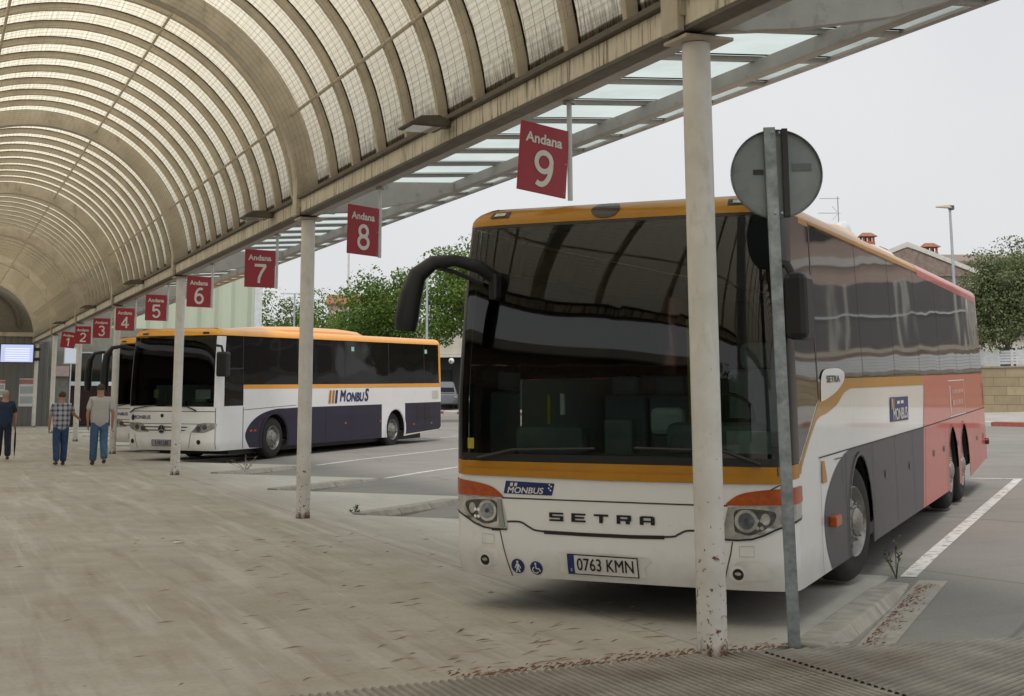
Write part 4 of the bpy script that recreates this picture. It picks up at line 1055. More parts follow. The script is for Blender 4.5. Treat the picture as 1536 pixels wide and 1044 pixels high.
B9.strip('notice_rule', [(B9.a(9.65), .95), (B9.a(9.65), 1.30)], .07, m_white, b9, .006); B9.strip('notice_rule', [(B9.a(11.4), .90), (B9.a(11.4), 1.36)], .02, m_white, b9, .006)
m_faint = M('faded_print', (.62, .32, .28), .5)
for u0_, hh_, ww_ in ((1.19, .05, (.16, .22, .2, .3, .24)), (1.03, .075, (.3, .24, .34, .2))):
    r_ = 9.9
    for w_ in ww_: B9.drape('faded_print', [(B9.a(r_), u0_), (B9.a(r_+w_), u0_), (B9.a(r_+w_), u0_+hh_), (B9.a(r_), u0_+hh_)], m_faint, b9, .007); r_ += w_+.05
B9.drape('tail_lamp', [(B9.a(14.05), .95), (B9.a(14.2), .95), (B9.a(14.2), 1.30), (B9.a(14.05), 1.30)], M('tail_red', (.30, .01, .01), .2, coat=1), b9, .02)
MB().lathe([(0, .05), (.05, .05), (.06, .03), (.06, 0)], (1.30, 14.1, .38), (1, 0, 0), 16).build('rear_marker', M('maroon_lens', (.10, .01, .015), .3), b9, smooth=True)
# mirrors
def mirror(root, pts, rad, name='mirror'):
    mb = MB(); mb.tube(pts, rad, 14); return mb.build(name, m_black, root, smooth=True)
mr = mirror(b9, [(-.92, .10, 2.20), (-1.0, -.15, 2.31), (-1.12, -.32, 2.35), (-1.25, -.42, 2.33), (-1.36, -.47, 2.24), (-1.41, -.49, 2.08), (-1.44, -.50, 1.90), (-1.45, -.50, 1.82)],
            [(.035, .06), (.035, .055), (.045, .045), (.075, .055), (.10, .07), (.115, .085), (.115, .09), (.10, .08)])
MB().tube([(-.98, -.12, 2.18), (-1.12, -.30, 2.26), (-1.25, -.38, 2.30)], .018, 8).build('mirror_stay', m_black, mr, smooth=True)
MB().box((-.97, -.04, 2.06), (-.90, .08, 2.26)).build('mirror_mount', m_black, mr, bevel=.02)
mr = MB().box((1.31, -.08, 1.72), (1.47, .22, 2.19)).build('mirror', m_black, b9, bevel=.045)
MB().tube([(1.22, .15, 2.27), (1.32, .06, 2.25), (1.37, .05, 2.14)], .03, 8).build('mirror_arm', m_black, mr, smooth=True)
MB().box((1.325, .222, 1.76), (1.455, .226, 2.15)).build('mirror_glass', m_chrome, mr)
# roof pod
def pod(B, root, mat, r0, r1, w_, h0, h1, name='air_conditioning_pod'):
    pr = [(0, 0), (.05, .55), (.16, .85), (.35, 1), (.75, 1), (.9, .8), (1, 0)]
    ws = [(-1, 0), (-.97, .45), (-.85, .8), (-.6, .95), (0, 1), (.6, .95), (.85, .8), (.97, .45), (1, 0)]
    vs = []; 
    for t, k in pr:
        for sx_, q_ in ws: vs.append((sx_*w_*(1-.12*(1-k)), r0+(r1-r0)*t, h0+(h1-h0)*k*q_))
    n = len(ws); mb = MB(); mb.add(vs, [(j*n+i, j*n+i+1, (j+1)*n+i+1, (j+1)*n+i) for j in range(len(pr)-1) for i in range(n-1)])
    return mb.build(name, mat, root, smooth=True)
pod(B9, b9, M('pod_gold', (.58, .30, .07), .35, coat=.4), 4.6, 6.9, .85, e_+.12, e_+.46)
pod(B9, b9, m_roof9, 6.95, 9.9, .85, e_+.12, e_+.44, 'roof_hatch')
for sg in (1, -1):
    o_ = 1.235*sg; dz = -.025 if sg < 0 else 0
    bus_wheel(b9, o_-.0*sg, 2.68, .225+dz, .50, sg, rimmat=m_rim, steer=R(-9)); bus_wheel(b9, o_, 9.68, .215+dz, .50, sg, True); bus_wheel(b9, o_-.0*sg, 11.08, .20+dz, .50, sg, rimmat=m_rim)
    for (r, rad, uc) in AR9:
        mb = MB(); n = 12; vs = []
        for k in range(n+1):
            t = PI*k/n
            for xx in (1.27, .75): vs.append((sg*xx, r-(rad+.01)*math.cos(t), uc+(rad+.01)*math.sin(t)))
        mb.add(vs, [(2*k, 2*k+1, 2*k+3, 2*k+2) for k in range(n)]); mb.build('wheel_housing', m_black, b9)
MB().box((-1.0, .9, -.12), (1.0, 13.4, .10)).build('underframe', m_black, b9)
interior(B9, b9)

# ---- second coach (white, orange and navy)
B5 = Bus(12.03, 1.30, .26, 5.0, -.05, .10, 1.02, 2.68, 2.70, .18, .24, .04)
b5 = busroot('coach', (5.4416, 33.9873, .2614), .7969, .0115, 'white coach with orange roof and navy skirt parked in the middle distance')
AR5 = [(2.50, .60, .20), (9.0, .56, .22)]
l_, r_ = both(B5, AR5, 12.03, 1.5, 1.02)
body = l_+r_+[(B5.a(12.03), 1.52), (B5.a(1.08), 1.52), (B5.a(1.07), 1.03), (B5.a(.25), 1.03), (1.24, 1.02), (-1.24, 1.02), (-B5.a(.3), 1.02), (-B5.a(1.08), 1.02), (-B5.a(1.08), 1.52), (-B5.a(12.03), 1.52)]
B5.drape('body', body, m_bwhite2, b5); rearwall(B5, b5, m_bwhite2, 12.03)
roof(B5, b5, m_orange, 12.03)
e_ = B5.u1; e2 = e_-.02
B5.drape('windscreen', [(-1.225, 1.025), (1.20, 1.025), (1.21, e2), (-1.23, e2)], m_wind5, b5, .001)
B5.drape('white_pillar', [(1.20, 1.0), (B5.a(.27), 1.0), (B5.a(.27), e2), (1.21, e2)], m_bwhite2, b5, .003)
B5.drape('black_pillar', [(-1.227, 1.025), (-B5.a(.27), 1.03), (-B5.a(.27), e2), (-1.232, e2)], m_black2, b5, .003)
B5.drape('driver_window', [(B5.a(.30), 1.035), (B5.a(1.06), 1.035), (B5.a(1.06), e2), (B5.a(.30), e2)], m_side5, b5, .002)
B5.drape('side_window', [(B5.a(1.065), 1.52), (B5.a(12.0), 1.52), (B5.a(12.0), e2), (B5.a(1.065), e2)], m_side5, b5, .003)
B5.drape('side_window', [(-B5.a(.28), 1.03), (-B5.a(1.08), 1.03), (-B5.a(1.08), 1.52), (-B5.a(12.0), 1.52), (-B5.a(12.0), e2), (-B5.a(.28), e2)], m_side5, b5, .003)
for r in (3.6, 6.05, 8.6, 10.9): B5.strip('window_seam', [(B5.a(r), 1.525), (B5.a(r), e2)], .03, m_black, b5, .006)
B5.strip('window_seam', [(B5.a(1.06), 1.04), (B5.a(1.06), e2)], .03, m_black, b5, .006)
B5.strip('window_seam', [(B5.a(.35), 1.9), (B5.a(1.05), 1.92)], .03, m_black, b5, .006)
for r in (6.4, 10.95): B5.drape('window_sticker', [(B5.a(r), 2.42), (B5.a(r+.16), 2.42), (B5.a(r+.16), 2.54), (B5.a(r), 2.54)], M('sticker_mint', (.35, .65, .52), .5), b5, .008)
B5.drape('orange_stripe', [(B5.a(1.09), 1.43), (B5.a(12.02), 1.41), (B5.a(12.02), 1.51), (B5.a(1.09), 1.53)], m_orange, b5, .004)
B5.drape('orange_corner', [(B5.a(11.9), 1.53), (B5.a(12.03), 1.53), (B5.a(12.03), e_+.02), (B5.a(11.9), e_+.02)], m_orange, b5, .008)
nv = [(1.37, .02)]+arch(*AR5[0])+[(8.15, .0), (8.15, .94), (3.56, .94)]+smooth_poly([(3.0, .93), (2.5, .92), (1.9, .82), (1.46, .64), (1.22, .42), (1.2, .25), (1.37, .02)])[:-1]
B5.drape('navy_skirt', [(B5.a(r), u) for r, u in nv], m_bnavy, b5, .003)
B5.drape('navy_skirt', [(B5.a(r), u) for r, u in [(9.62, .05), (11.9, .13), (12.02, .2), (12.02, .95), (9.60, .95)]], m_bnavy, b5, .003)
B5.strip('arch_lip', [(B5.a(r), u) for r, u in arch(2.5, .66, .2)], .05, m_bnavy, b5, .012)
B5.strip('arch_lip', [(B5.a(r), u) for r, u in arch(9.0, .62, .22)], .06, m_bwhite2, b5, .012)
for r in (3.62, 5.0, 6.4, 10.9): B5.strip('hatch_seam', [(B5.a(r), .02 if r < 9 else .1), (B5.a(r), .93)], .02, m_black, b5, .006)
for r in (1.08,): B5.strip('hatch_seam', [(B5.a(r), .02), (B5.a(r), 1.0)], .02, S_, b5, .006)
B5.strip('hatch_seam', [(B5.a(1.1), .93), (B5.a(3.5), 1.0)], .012, S_, b5, .006)
for k in range(2):
    for j in range(7): B5.drape('grille_slat', [(B5.a(10.35+.55*k), .42+.065*j), (B5.a(10.75+.55*k), .42+.065*j), (B5.a(10.75+.55*k), .46+.065*j), (B5.a(10.35+.55*k), .46+.065*j)], m_black, b5, .008)
B5.drape('fuel_flap', [(B5.a(11.4), 1.05), (B5.a(11.85), 1.05), (B5.a(11.85), 1.30), (B5.a(11.4), 1.30)], M('flap_beige', (.6, .57, .48), .5), b5, .006)
for r, u, mt in ((1.37, .40, m_amber), (1.55, .40, m_amber), (6.0, .45, m_amber), (8.0, .45, m_amber), (10.1, .3, m_amber), (11.3, .3, m_amber)):
    B5.drape('side_marker', [(B5.a(r), u), (B5.a(r+.11), u), (B5.a(r+.11), u+.05), (B5.a(r), u+.05)], mt, b5, .01)
for k in range(3): B5.drape('logo_bar', [(B5.a(5.12+.17*k), 1.01), (B5.a(5.24+.17*k), 1.01), (B5.a(5.30+.17*k), 1.36), (B5.a(5.18+.17*k), 1.36)], (m_gold, m_gold, m_navyl)[k], b5, .006)
B5.text('logo_lettering', 'M', B5.a(5.90), 1.19, .42, m_navyl, b5, .008, .020, .95, shear=.2); B5.text('logo_lettering', 'ONBU', B5.a(6.58), 1.155, .34, m_navyl, b5, .008, .018, 1.02, shear=.2)
B5.text('logo_lettering', 'S', B5.a(7.24), 1.20, .48, m_navyl, b5, .008, .020, .95, shear=.2)
# nose
B5.strip('panel_seam', [(-1.24, .91), (1.24, .91)], .015, S_, b5); B5.strip('panel_seam', [(-1.2, .62), (1.2, .62)], .012, S_, b5)
B5.strip('panel_seam', [(-1.05, .367), (-.97, .05)], .012, S_, b5); B5.strip('panel_seam', [(.6, .42), (.54, .07)], .012, S_, b5); B5.strip('panel_seam', [(1.24, .05), (1.24, 1.0)], .012, S_, b5)
for sg in (-1, 1):
    hp = smooth_poly([(.60, .425), (.72, .53), (.80, .62), (1.0, .645), (1.22, .64), (1.27, .60), (1.2, .51), (.97, .425), (.75, .42), (.60, .425)], 4)[:-1]
    h = B5.drape('headlamp', [(sg*a_, u) for a_, u in hp], m_lens, b5, .006)
    B5.disc('lamp_bowl', sg*.80, .51, .06, m_ball, h, .010); B5.disc('lamp_bowl', sg*.98, .545, .06, m_ball, h, .010)
    B5.disc('fog_lamp', sg*(.82 if sg > 0 else 1.12), .20, .055, m_black2, b5, .008)
B5.drape('grille', [(-.92, .57), (.58, .57), (.58, .43), (.2, .40), (-.6, .40), (-.9, .43)], m_bwhite, b5, .004)
B5.drape('grille_slot', [(-.88, .555), (.52, .555), (.48, .53), (-.85, .53)], m_black2, b5, .008); B5.drape('grille_slot', [(-.85, .48), (.48, .48), (.40, .455), (-.78, .455)], m_black2, b5, .008)
q = B5.disc('emblem', -.24, .49, .105, m_black, b5, .02)
B5.strip('emblem_ring', [(-.24+.095*math.cos(t), .49+.095*math.sin(t)) for t in [2*PI*k/20 for k in range(21)]], .014, m_chrome, q, .024)
for t in (90, 210, 330): B5.strip('emblem_spoke', [(-.24, .49), (-.24+.09*math.cos(R(t)), .49+.09*math.sin(R(t)))], .018, m_chrome, q, .024)
B5.disc('nose_badge', -.24, .807, .045, m_black2, b5, .008)
B5.text('logo_lettering', 'MONBUS', -.85, .765, .12, m_navyl, b5, .008, .003, 1.1); B5.disc('logo_shield', -1.12, .76, .055, m_blue, b5, .008, .07)
pl = B5.drape('number_plate', [(-.52, .245), (.06, .245), (.06, .10), (-.52, .10)], m_black2, b5, .02)
B5.drape('plate_field', [(-.50, .235), (.04, .235), (.04, .11), (-.50, .11)], M('plate_dull', (.33, .34, .38), .4), pl, .024); B5.text('plate_lettering', '5183 LBS', -.22, .172, .115, m_black, pl, .03, .002, .9)
wiper(B5, b5, [(-1.2, .88), (-1.05, .97), (-.55, 1.04)]); wiper(B5, b5, [(.75, .93), (.5, 1.02), (-.1, 1.05)])
MB().box((.60, .10, 1.20), (1.02, .12, 1.42)).build('windscreen_paper', m_paper, b5)
MB().box((-.62, .10, 1.22), (-.48, .12, 1.42)).build('windscreen_card', M('card_yellow', (.5, .5, .2), .6), b5)
for a_ in (-.9, .9): B5.drape('marker_lamp', [(a_-.09, e_+.02), (a_+.09, e_+.02), (a_+.09, e_+.05), (a_-.09, e_+.05)], m_black2, b5, .01)
mr = mirror(b5, [(-1.18, .0, 2.40), (-1.3, -.3, 2.46), (-1.5, -.42, 2.42), (-1.62, -.45, 2.25), (-1.66, -.46, 2.0), (-1.67, -.46, 1.6), (-1.66, -.46, 1.4)], [.04, .04, (.06, .05), (.12, .08), (.14, .09), (.14, .09), (.12, .08)])
mr = MB().box((1.36, -.20, 1.72), (1.66, .0, 2.30)).build('mirror', m_black, b5, bevel=.05); MB().tube([(1.25, 0, 2.45), (1.45, -.1, 2.43), (1.5, -.1, 2.28)], .03, 8).build('mirror_arm', m_black, mr)
pod(B5, b5, m_orange, 2.6, 8.1, .95, e_+.14, e_+.36)
for sg in (1, -1):
    o_ = 1.25*sg; dz = -.02 if sg < 0 else 0
    bus_wheel(b5, o_, 2.50, .215+dz, .50, sg, rimmat=m_rim); bus_wheel(b5, o_-.05*sg, 9.0, .20+dz, .50, sg, True)
    for (r, rad, uc) in AR5:
        mb = MB(); n = 12; vs = []
        for k in range(n+1):
            t = PI*k/n
            for xx in (1.26, .75): vs.append((sg*xx, r-(rad+.01)*math.cos(t), uc+(rad+.01)*math.sin(t)))
        mb.add(vs, [(2*k, 2*k+1, 2*k+3, 2*k+2) for k in range(n)]); mb.build('wheel_housing', m_black, b5)
MB().box((-1.0, .9, -.12), (1.0, 11.2, .10)).build('underframe', m_black, b5)
interior(B5, b5)
b4 = copy_tree(b5); mm = b5.matrix_world.copy()
mm.translation = Vector((5.4416, 33.9873, .2614))+Vector((.15, 5.3, .0)); b4.matrix_world = mm
tag(b4, 'white coach mostly hidden behind the middle-distance coach, only its black mirror and corner showing', 'bus')

# ------------------------------------------------------------------ station buildings at the far end
ew = empty('station_end_wall', (0, 71.3, 0), 0, 'dark grey sheet metal end wall closing the platform under the vault', 'wall')
mb = MB(); mb.box((-1.4, 0, 0), (5.3, .2, 4.3)); mb.build('wall_sheet', m_endwall, ew, uvf=uv_xz)
mb = MB(); n = 24; vs = [(VX, 0, 4.303)]+[(VX+3.1*math.cos(PI*k/n), 0, max(4.303, VZ+3.1*math.sin(PI*k/n))) for k in range(n+1)]
mb.add(vs+[(x, .2, z) for x, y, z in vs], [(0, k, k+1) for k in range(1, n+1)]); mb.build('gable', M('gable_grey', (.14, .125, .10), .8), ew)
MB().box((-1.4, -.08, 4.30), (4.6, 0, 4.50)).build('gable_rail', m_steel, ew)
MB().tube([(VX+2.2*math.cos(R(t)), -.1, VZ+.7+1.9*math.sin(R(t))) for t in range(0, 181, 12)], .09, 8).build('gable_arch', m_gutter, ew, smooth=True)
def poster(x0, x1, z0, z1, lab, hdr):
    o = empty('poster', (x0, 71.27, z0), 0, lab, 'poster'); w_, h_ = x1-x0, z1-z0
    MB().box((0, 0, 0), (w_, .025, h_)).build('sheet', m_paper, o)
    MB().box((0, -.004, h_*.80), (w_, 0, h_*.97)).build('header', M('poster_red', (.45, .2, .2), .6), o)
    for k in range(2): MB().box((.05, -.004, h_*(.10+.36*k)), (w_-.05, 0, h_*(.36+.36*k))).build('table', M('poster_grey', (.42, .48, .50), .6), o)
poster(4.02, 4.72, .95, 2.28, 'white timetable board with a pinkish header on the grey end wall', 1)
poster(2.75, 3.37, 1.40, 2.20, 'small white notice on the end wall at the left edge', 0)
# departures screen hung from the last column
ds_ = empty('departure_screen', (2.95, 69.3, 0), 0, 'lit blue and white departures screen bracketed to the farthest column', 'screen')
MB().box((0, 0, 2.97), (1.56, .12, 3.90)).build('casing', M('casing_dark', (.05, .04, .06), .5), ds_, bevel=.02)
MB().box((.05, -.006, 3.03), (1.51, -.001, 3.84)).build('display', m_screen, ds_)
mb = MB(); [mb.box((.25, -.012, 3.10+.105*k), (1.35, -.008, 3.15+.105*k)) for k in range(6)]; mb.build('text_rows', m_screenw, ds_)
mb = MB(); mb.box((1.52, .03, 3.10), (1.84, .09, 3.24)); mb.box((1.52, .03, 3.56), (1.84, .09, 3.70)); mb.build('bracket', m_black, ds_)
# glazed station entrance right of the end wall
ent = empty('station_building', (5.35, 71.4, 0), 0, 'glazed station entrance with pale frames and dark glass at the platform end', 'building')
MB().box((0, .2, -.1), (6.6, 6, 4.8)).build('wall', M('entrance_grey', (.20, .20, .17), .8), ent)
for k, (x0, x1) in enumerate(((1.1, 2.55), (2.65, 4.1), (4.2, 5.6))):
    f = MB(); f.box((x0-.06, .10, 0), (x0, .19, 3.6)); f.box((x1, .10, 0), (x1+.06, .19, 3.6)); f.box((x0, .11, 1.95), (x1, .19, 2.15)); f.box((x0, .11, 3.54), (x1, .19, 3.6)); fr = f.build('window_frame', m_rail, ent)
    MB().box((x0+.002, .15, .02), (x1-.002, .16, 1.948)).build('pane', M('dark_red_glass', (.03, .012, .012), .1), fr); MB().box((x0+.002, .15, 2.152), (x1-.002, .16, 3.538)).build('pane', m_glassdoor, fr)
MB().box((.15, .08, 2.4), (1.0, .15, 2.9)).build('notice', M('notice_pink', (.5, .38, .36), .6), ent)
sc2 = empty('ticket_screen', (5.85, 68.9, 0), 0, 'pale lit screen behind the Andana 1 sign', 'screen')
MB().box((0, 0, 2.95), (.62, .1, 3.75)).build('casing', m_rail, sc2, bevel=.01); MB().box((.04, -.006, 3.0), (.58, -.001, 3.7)).build('display', emit('pale_display', (.7, .76, .85), .5), sc2)
MB().tube([(.31, .05, 3.75), (.31, .05, 4.02)], .03, 8).build('hanger', m_rail, sc2)
gb = empty('warehouse', (5.3, 75, 0), 0, 'large pale green corrugated metal hall behind the second coach', 'building')
MB().box((0, 0, -.2), (11.15, 18, 8.6)).build('wall', m_green, gb, uvf=uv_xz)
MB().box((10.95, -.12, -.2), (11.35, 0, 8.7)).build('corner_trim', m_rail, gb)
MB().box((-.1, -.15, 8.605), (11.4, 18.1, 8.8)).build('roof_edge', m_rail, gb)
# low commercial building behind the cars
def onray(px_, z, D):
    # world position at photo column px_ (near the horizon row) at depth D along the view axis
    q = R0*((px_-675.24)*D/FPX*1.0)+F0*D
    return Vector((q.x, q.y, z))
p0 = onray(600, 0, 98); p1 = onray(1010, 0, 90)
d = (p1-p0); ang = math.atan2(d.y, d.x); L_ = d.length
lb = empty('commercial_building', (p0.x, p0.y, .5), ang, 'low flat building with beige parapet over dark shopfronts and a red door', 'building')
MB().box((0, 0, 3.75), (L_, 12, 6.0)).build('parapet', m_beige, lb, bevel=.03)
MB().box((0, -.35, 3.55), (L_, 0, 3.74)).build('ledge', M('ledge_light', (.55, .53, .48), .8), lb)
MB().box((.2, .5, -.1), (L_-.2, 12, 3.745)).build('shopfront', m_dark, lb)
for x in (4.7, 9.5, 14.): 
    dd = MB().box((x, .4, 0), (x+.9, .5, 2.6)).build('door', m_doorred, lb); MB().box((x+.75, .36, 1.1), (x+.8, .4, 1.3)).build('handle', m_chrome, dd)
for x in (2.2, 7.0, 12.): MB().box((x, .42, .3), (x+1.6, .49, 2.7)).build('shop_window', m_glassdoor, lb)
MB().lathe([(0, .0), (.0, .18), (.1, .2), (.22, .05)], (4.2, -.4, 3.3), (0, -1, 0), 16).build('wall_lamp', m_rail, lb)

# ------------------------------------------------------------------ cars
def car(loc, rz, mat, label, H=1.75, L=4.5, W=1.78, van=True):
    o = empty('parked_car', loc, rz, label, 'car', 'cars parked behind the coaches')
    prof = [(0, .35), (.02, .75), (.06, .95), (.9, 1.02), (1.55, H-.05), (2.0, H), (L-.9, H-.02), (L-.25, 1.05), (L-.05, .95), (L, .45), (L-.1, .28), (.1, .28)] if van else \
           [(0, .35), (.02, .65), (.25, .85), (1.1, .95), (1.75, H-.05), (2.2, H), (3.2, H-.05), (4.0, 1.0), (L-.05, .9), (L, .45), (L-.1, .28), (.1, .28)]
    vs = []; secs = [(-W/2+.06, .93), (-W/2, .0), (W/2, 0), (W/2-.06, .93)]
    n = len(prof)
    for x, k in ((-W/2, 1), (-W/2+.18, 2), (W/2-.18, 2), (W/2, 1)):
        for y, z in prof:
            zz = z
            xx = x
            if z > 1.1: xx = x*(.86 if k == 1 else .92)
            vs.append((xx, y, zz-(0 if k == 2 or z < 1.1 else .06)))
    mb = MB(); mb.add(vs, [(j*n+i, j*n+(i+1) % n, (j+1)*n+(i+1) % n, (j+1)*n+i) for j in range(3) for i in range(n)]+[tuple(range(n)), tuple(range(4*n-1, 3*n-1, -1))])
    mb.build('body', mat, o, smooth=True, bevel=.03)
    for sg in (-1, 1):
        x = sg*W/2*.92
        pts = [(1.2, 1.08), (1.72, H-.14), (L-1.05, H-.14), (L-.6, 1.10)] if van else [(1.35, 1.0), (1.85, H-.12), (3.1, H-.12), (3.6, 1.02)]
        mb = MB(); mb.quad(*[(sg*(W/2*(.995 if z < 1.2 else .875)+.012), y, z) for y, z in pts]); mb.build('side_window', m_side5, o)
        for y in (.85, L-.85):
            mb = MB(); mb.lathe([(-.2, .2), (-.2, .31), (-.02, .33), (.01, .30), (.01, .2)], (sg*W/2, y, .33), (sg, 0, 0), 24); wh = mb.build('wheel', m_tyre, o, smooth=True)
            MB().lathe([(.0, .2), (-.02, .15), (.01, .05), (.01, 0)], (sg*W/2, y, .33), (sg, 0, 0), 20).build('rim', m_rim, wh, smooth=True)
    for y, z0, z1, dy in ((L-.9 if van else 3.3, H-.1, 1.12, .64), (1.55, H-.1, 1.08, -.58)):
        mb = MB(); s_ = 1 if dy > 0 else -1
        mb.quad((-W/2*.74, y+.03*s_, z0), (W/2*.74, y+.03*s_, z0), (W/2*.84, y+dy+.03*s_, z1), (-W/2*.84, y+dy+.03*s_, z1)); mb.build('windscreen' if s_ < 0 else 'rear_window', m_side5, o)
    for sg in (-1, 1):
        MB().box((sg*.72-.1, -.02, .66), (sg*.72+.1, .08, .8)).build('headlight', m_lens, o, bevel=.02)
        MB().box((sg*.78-.06, L-.12, .9), (sg*.78+.06, L+.02, 1.15)).build('tail_light', m_doorred, o, bevel=.02)
    MB().box((-.26, L-.01, .55), (.26, L+.015, .67)).build('number_plate', m_plate, o)
    return o
pc = onray(668, 0, 92); car((pc.x, pc.y, .62), -.25, m_carsilver, 'silver people carrier seen between the second coach tail and the nearest coach', 1.8)
pc = onray(699, 0, 89); car((pc.x+.6, pc.y, .55), -.35, m_carwhite, 'pale car nose beside the silver people carrier, mostly behind the nearest coach', 1.5, 4.3, 1.75, False)
pc = onray(742, 0, 90); car((pc.x, pc.y, .55), -.3, m_carwhite, 'pale car seen through the glazed door of the nearest coach', 1.55, 4.3, 1.75, False)

# ------------------------------------------------------------------ trees
def tree(name, base, H, crown_r, crown_h, mat, label, trunk_h, nclump=70, nleaf=170, ls=.19, seed=1, tr=.16, group=None, narrow=0.):
    rn = random.Random(seed); o = empty(name, base, rn.random()*6, label, 'tree', group)
    cz = trunk_h+crown_h*.5; mb = MB(); clumps = []
    mb.tube([(0, 0, -.2), (rn.uniform(-.1, .1), 0, trunk_h*.6), (rn.uniform(-.2, .2), rn.uniform(-.2, .2), trunk_h+crown_h*.35), (0, 0, trunk_h+crown_h*.75)], [tr, tr*.8, tr*.5, tr*.15], 8)
    for k in range(nclump):
        t = rn.random(); th = rn.random()*2*PI; ph = rn.uniform(-.9, 1)
        rr = (rn.random()**.45)
        z = cz+ph*crown_h*.5*rr*1.0; prof = math.sqrt(max(0, 1-((z-cz)/(crown_h*.55))**2))*(1-narrow*max(0, (z-cz)/crown_h*2))
        rad = crown_r*prof*rr*rn.uniform(.75, 1.12)
        c = Vector((rad*math.cos(th), rad*math.sin(th), z)); clumps.append((c, rn.uniform(.10, .2)*(crown_r+crown_h/2)))
        if k % 3 == 0:
            a_ = Vector((0, 0, trunk_h+(z-trunk_h)*rn.uniform(.2, .6))); mb.tube([a_, a_.lerp(c, .5)+Vector((0, 0, .15)), c], [tr*.35, tr*.22, tr*.08], 5)
    mb.build('trunk', m_bark, o, smooth=True)
    vs, fs = [], []
    for c, cr in clumps:
        for j in range(nleaf):
            while True:
                d = Vector((rn.uniform(-1, 1), rn.uniform(-1, 1), rn.uniform(-1, 1)))
                if .2 < d.length < 1: break
            p = c+Vector((d.x, d.y, d.z*.75))*cr*1.15
            n_ = (d.normalized()*.6+Vector((rn.uniform(-1, 1), rn.uniform(-1, 1), rn.uniform(-.3, 1)))).normalized()
            a_ = n_.orthogonal().normalized(); a_ = (Matrix.Rotation(rn.random()*6.28, 3, n_) @ a_); b_ = n_.cross(a_); s_ = ls*rn.uniform(.5, 1.1)
            i0 = len(vs); vs += [p-a_*s_*.5, p+b_*s_*.32, p+a_*s_*.5+n_*s_*.1, p-b_*s_*.32]; fs.append((i0, i0+1, i0+2, i0+3))
    me = bpy.data.meshes.new('crown'); me.from_pydata([tuple(v) for v in vs], [], fs); link('crown', me, mat, o)
    return o
def tr_at(px_, D, z0, **k): p = onray(px_, z0, D); return tree('plane_tree', (p.x, p.y, z0), group='plane trees beyond the yard', mat=m_leafA, **k)
tr_at(432, 84, .5, H=0, crown_r=3.3, crown_h=4.8, label='low plane tree behind the column between the Andana 7 sign and the second coach roof', trunk_h=2.2, seed=3)
tr_at(480, 92, .5, H=0, crown_r=2.2, crown_h=4.2, label='small round plane tree just left of the flagpole', trunk_h=2.2, seed=4, nclump=55)
tr_at(577, 70, .45, H=0, crown_r=2.2, crown_h=5.4, label='leafy plane tree rising above the second coach roof beside the large mirror', trunk_h=2.0, seed=5, nclump=85)
tr_at(545, 78, .45, H=0, crown_r=2.0, crown_h=3.6, label='lower plane tree clump right of the flagpole', trunk_h=2.0, seed=15, nclump=50)
tr_at(708, 64, .45, H=0, crown_r=2.3, crown_h=5.7, label='tall plane tree directly behind the nearest coach mirror', trunk_h=2.9, seed=6, nclump=90)
p = onray(1506, 1.2, 62)
tree('shrub_tree', (p.x, p.y, 1.2), 0, 2.0, 4.2, m_leafB, 'dark bushy tree on a curved trunk above the block wall at right', 2.3, 120, 260, .15, 8, .17)
p = onray(1580, 1.2, 64); tree('shrub_tree', (p.x, p.y, 1.2), 0, 2.6, 5.2, m_leafB, 'dark bushy tree cut by the right edge of the picture', 2.2, 90, 220, .15, 9, .17)

# ------------------------------------------------------------------ lamps, poles, antenna
def streetlamp(px_, D, z0, H, head, label, arm=0.):
    p = onray(px_, z0, D); o = empty('street_lamp', (p.x, p.y, z0), -YAW, label, 'street lamp')
    MB().tube([(0, 0, 0), (0, 0, H)], [.075, .045], 10).build('pole', m_lamp, o, smooth=True)
    if head == 'led':
        h = MB(); h.add([(-.55, -.12, H+.10), (-.5, .12, H+.1), (.05, .12, H+.06), (.05, -.12, H+.06), (-.5, -.08, H+.16), (-.5, .08, H+.16), (.0, .1, H+.2), (.0, -.1, H+.2)],
                        [(0, 1, 2, 3), (4, 7, 6, 5), (0, 3, 7, 4), (1, 5, 6, 2), (0, 4, 5, 1), (3, 2, 6, 7)]); h.build('lamp_head', m_lampc, o, bevel=.02, )
        MB().box((-.03, -.11, H+.0), (.14, .11, H+.17)).build('driver_box', m_gutter, o, bevel=.02)
    else:
        MB().box((-.75, -.06, H-.02), (.15, .06, H+.08)).build('lamp_head', m_rail, o, bevel=.02)
    return o
streetlamp(1431, 52, .45, 8.0, 'led', 'tall grey street lamp with a flat cream head above the coach tail')
streetlamp(443, 74, .4, 6.4, 'bar', 'thin street lamp with a flat bar head between the Andana 7 and 8 signs')
p = onray(641, .4, 60); o = empty('street_lamp', (p.x, p.y, .4), 0, 'thin grey lamp pole just under the black coach mirror', 'street lamp'); MB().tube([(0, 0, 0), (0, 0, 6.2)], [.07, .045], 8).build('pole', m_lamp, o, smooth=True); MB().box((-.3, -.08, 6.2), (.3, .08, 6.32)).build('lamp_head', m_rail, o, bevel=.02)
p = onray(523, .4, 72); o = empty('flagpole', (p.x, p.y, .4), 0, 'slim white flagpole rising behind the Andana 8 sign', 'pole'); MB().tube([(0, 0, 0), (0, 0, 12.2)], [.07, .045], 8).build('mast', m_whkerb, o, smooth=True); MB().lathe([(0, .06), (.06, .07), (.12, 0)], (0, 0, 12.2), (0, 0, 1), 10).build('finial', m_whkerb, o)

# ------------------------------------------------------------------ right-hand wall, houses
pw = K1+kn2*6.0
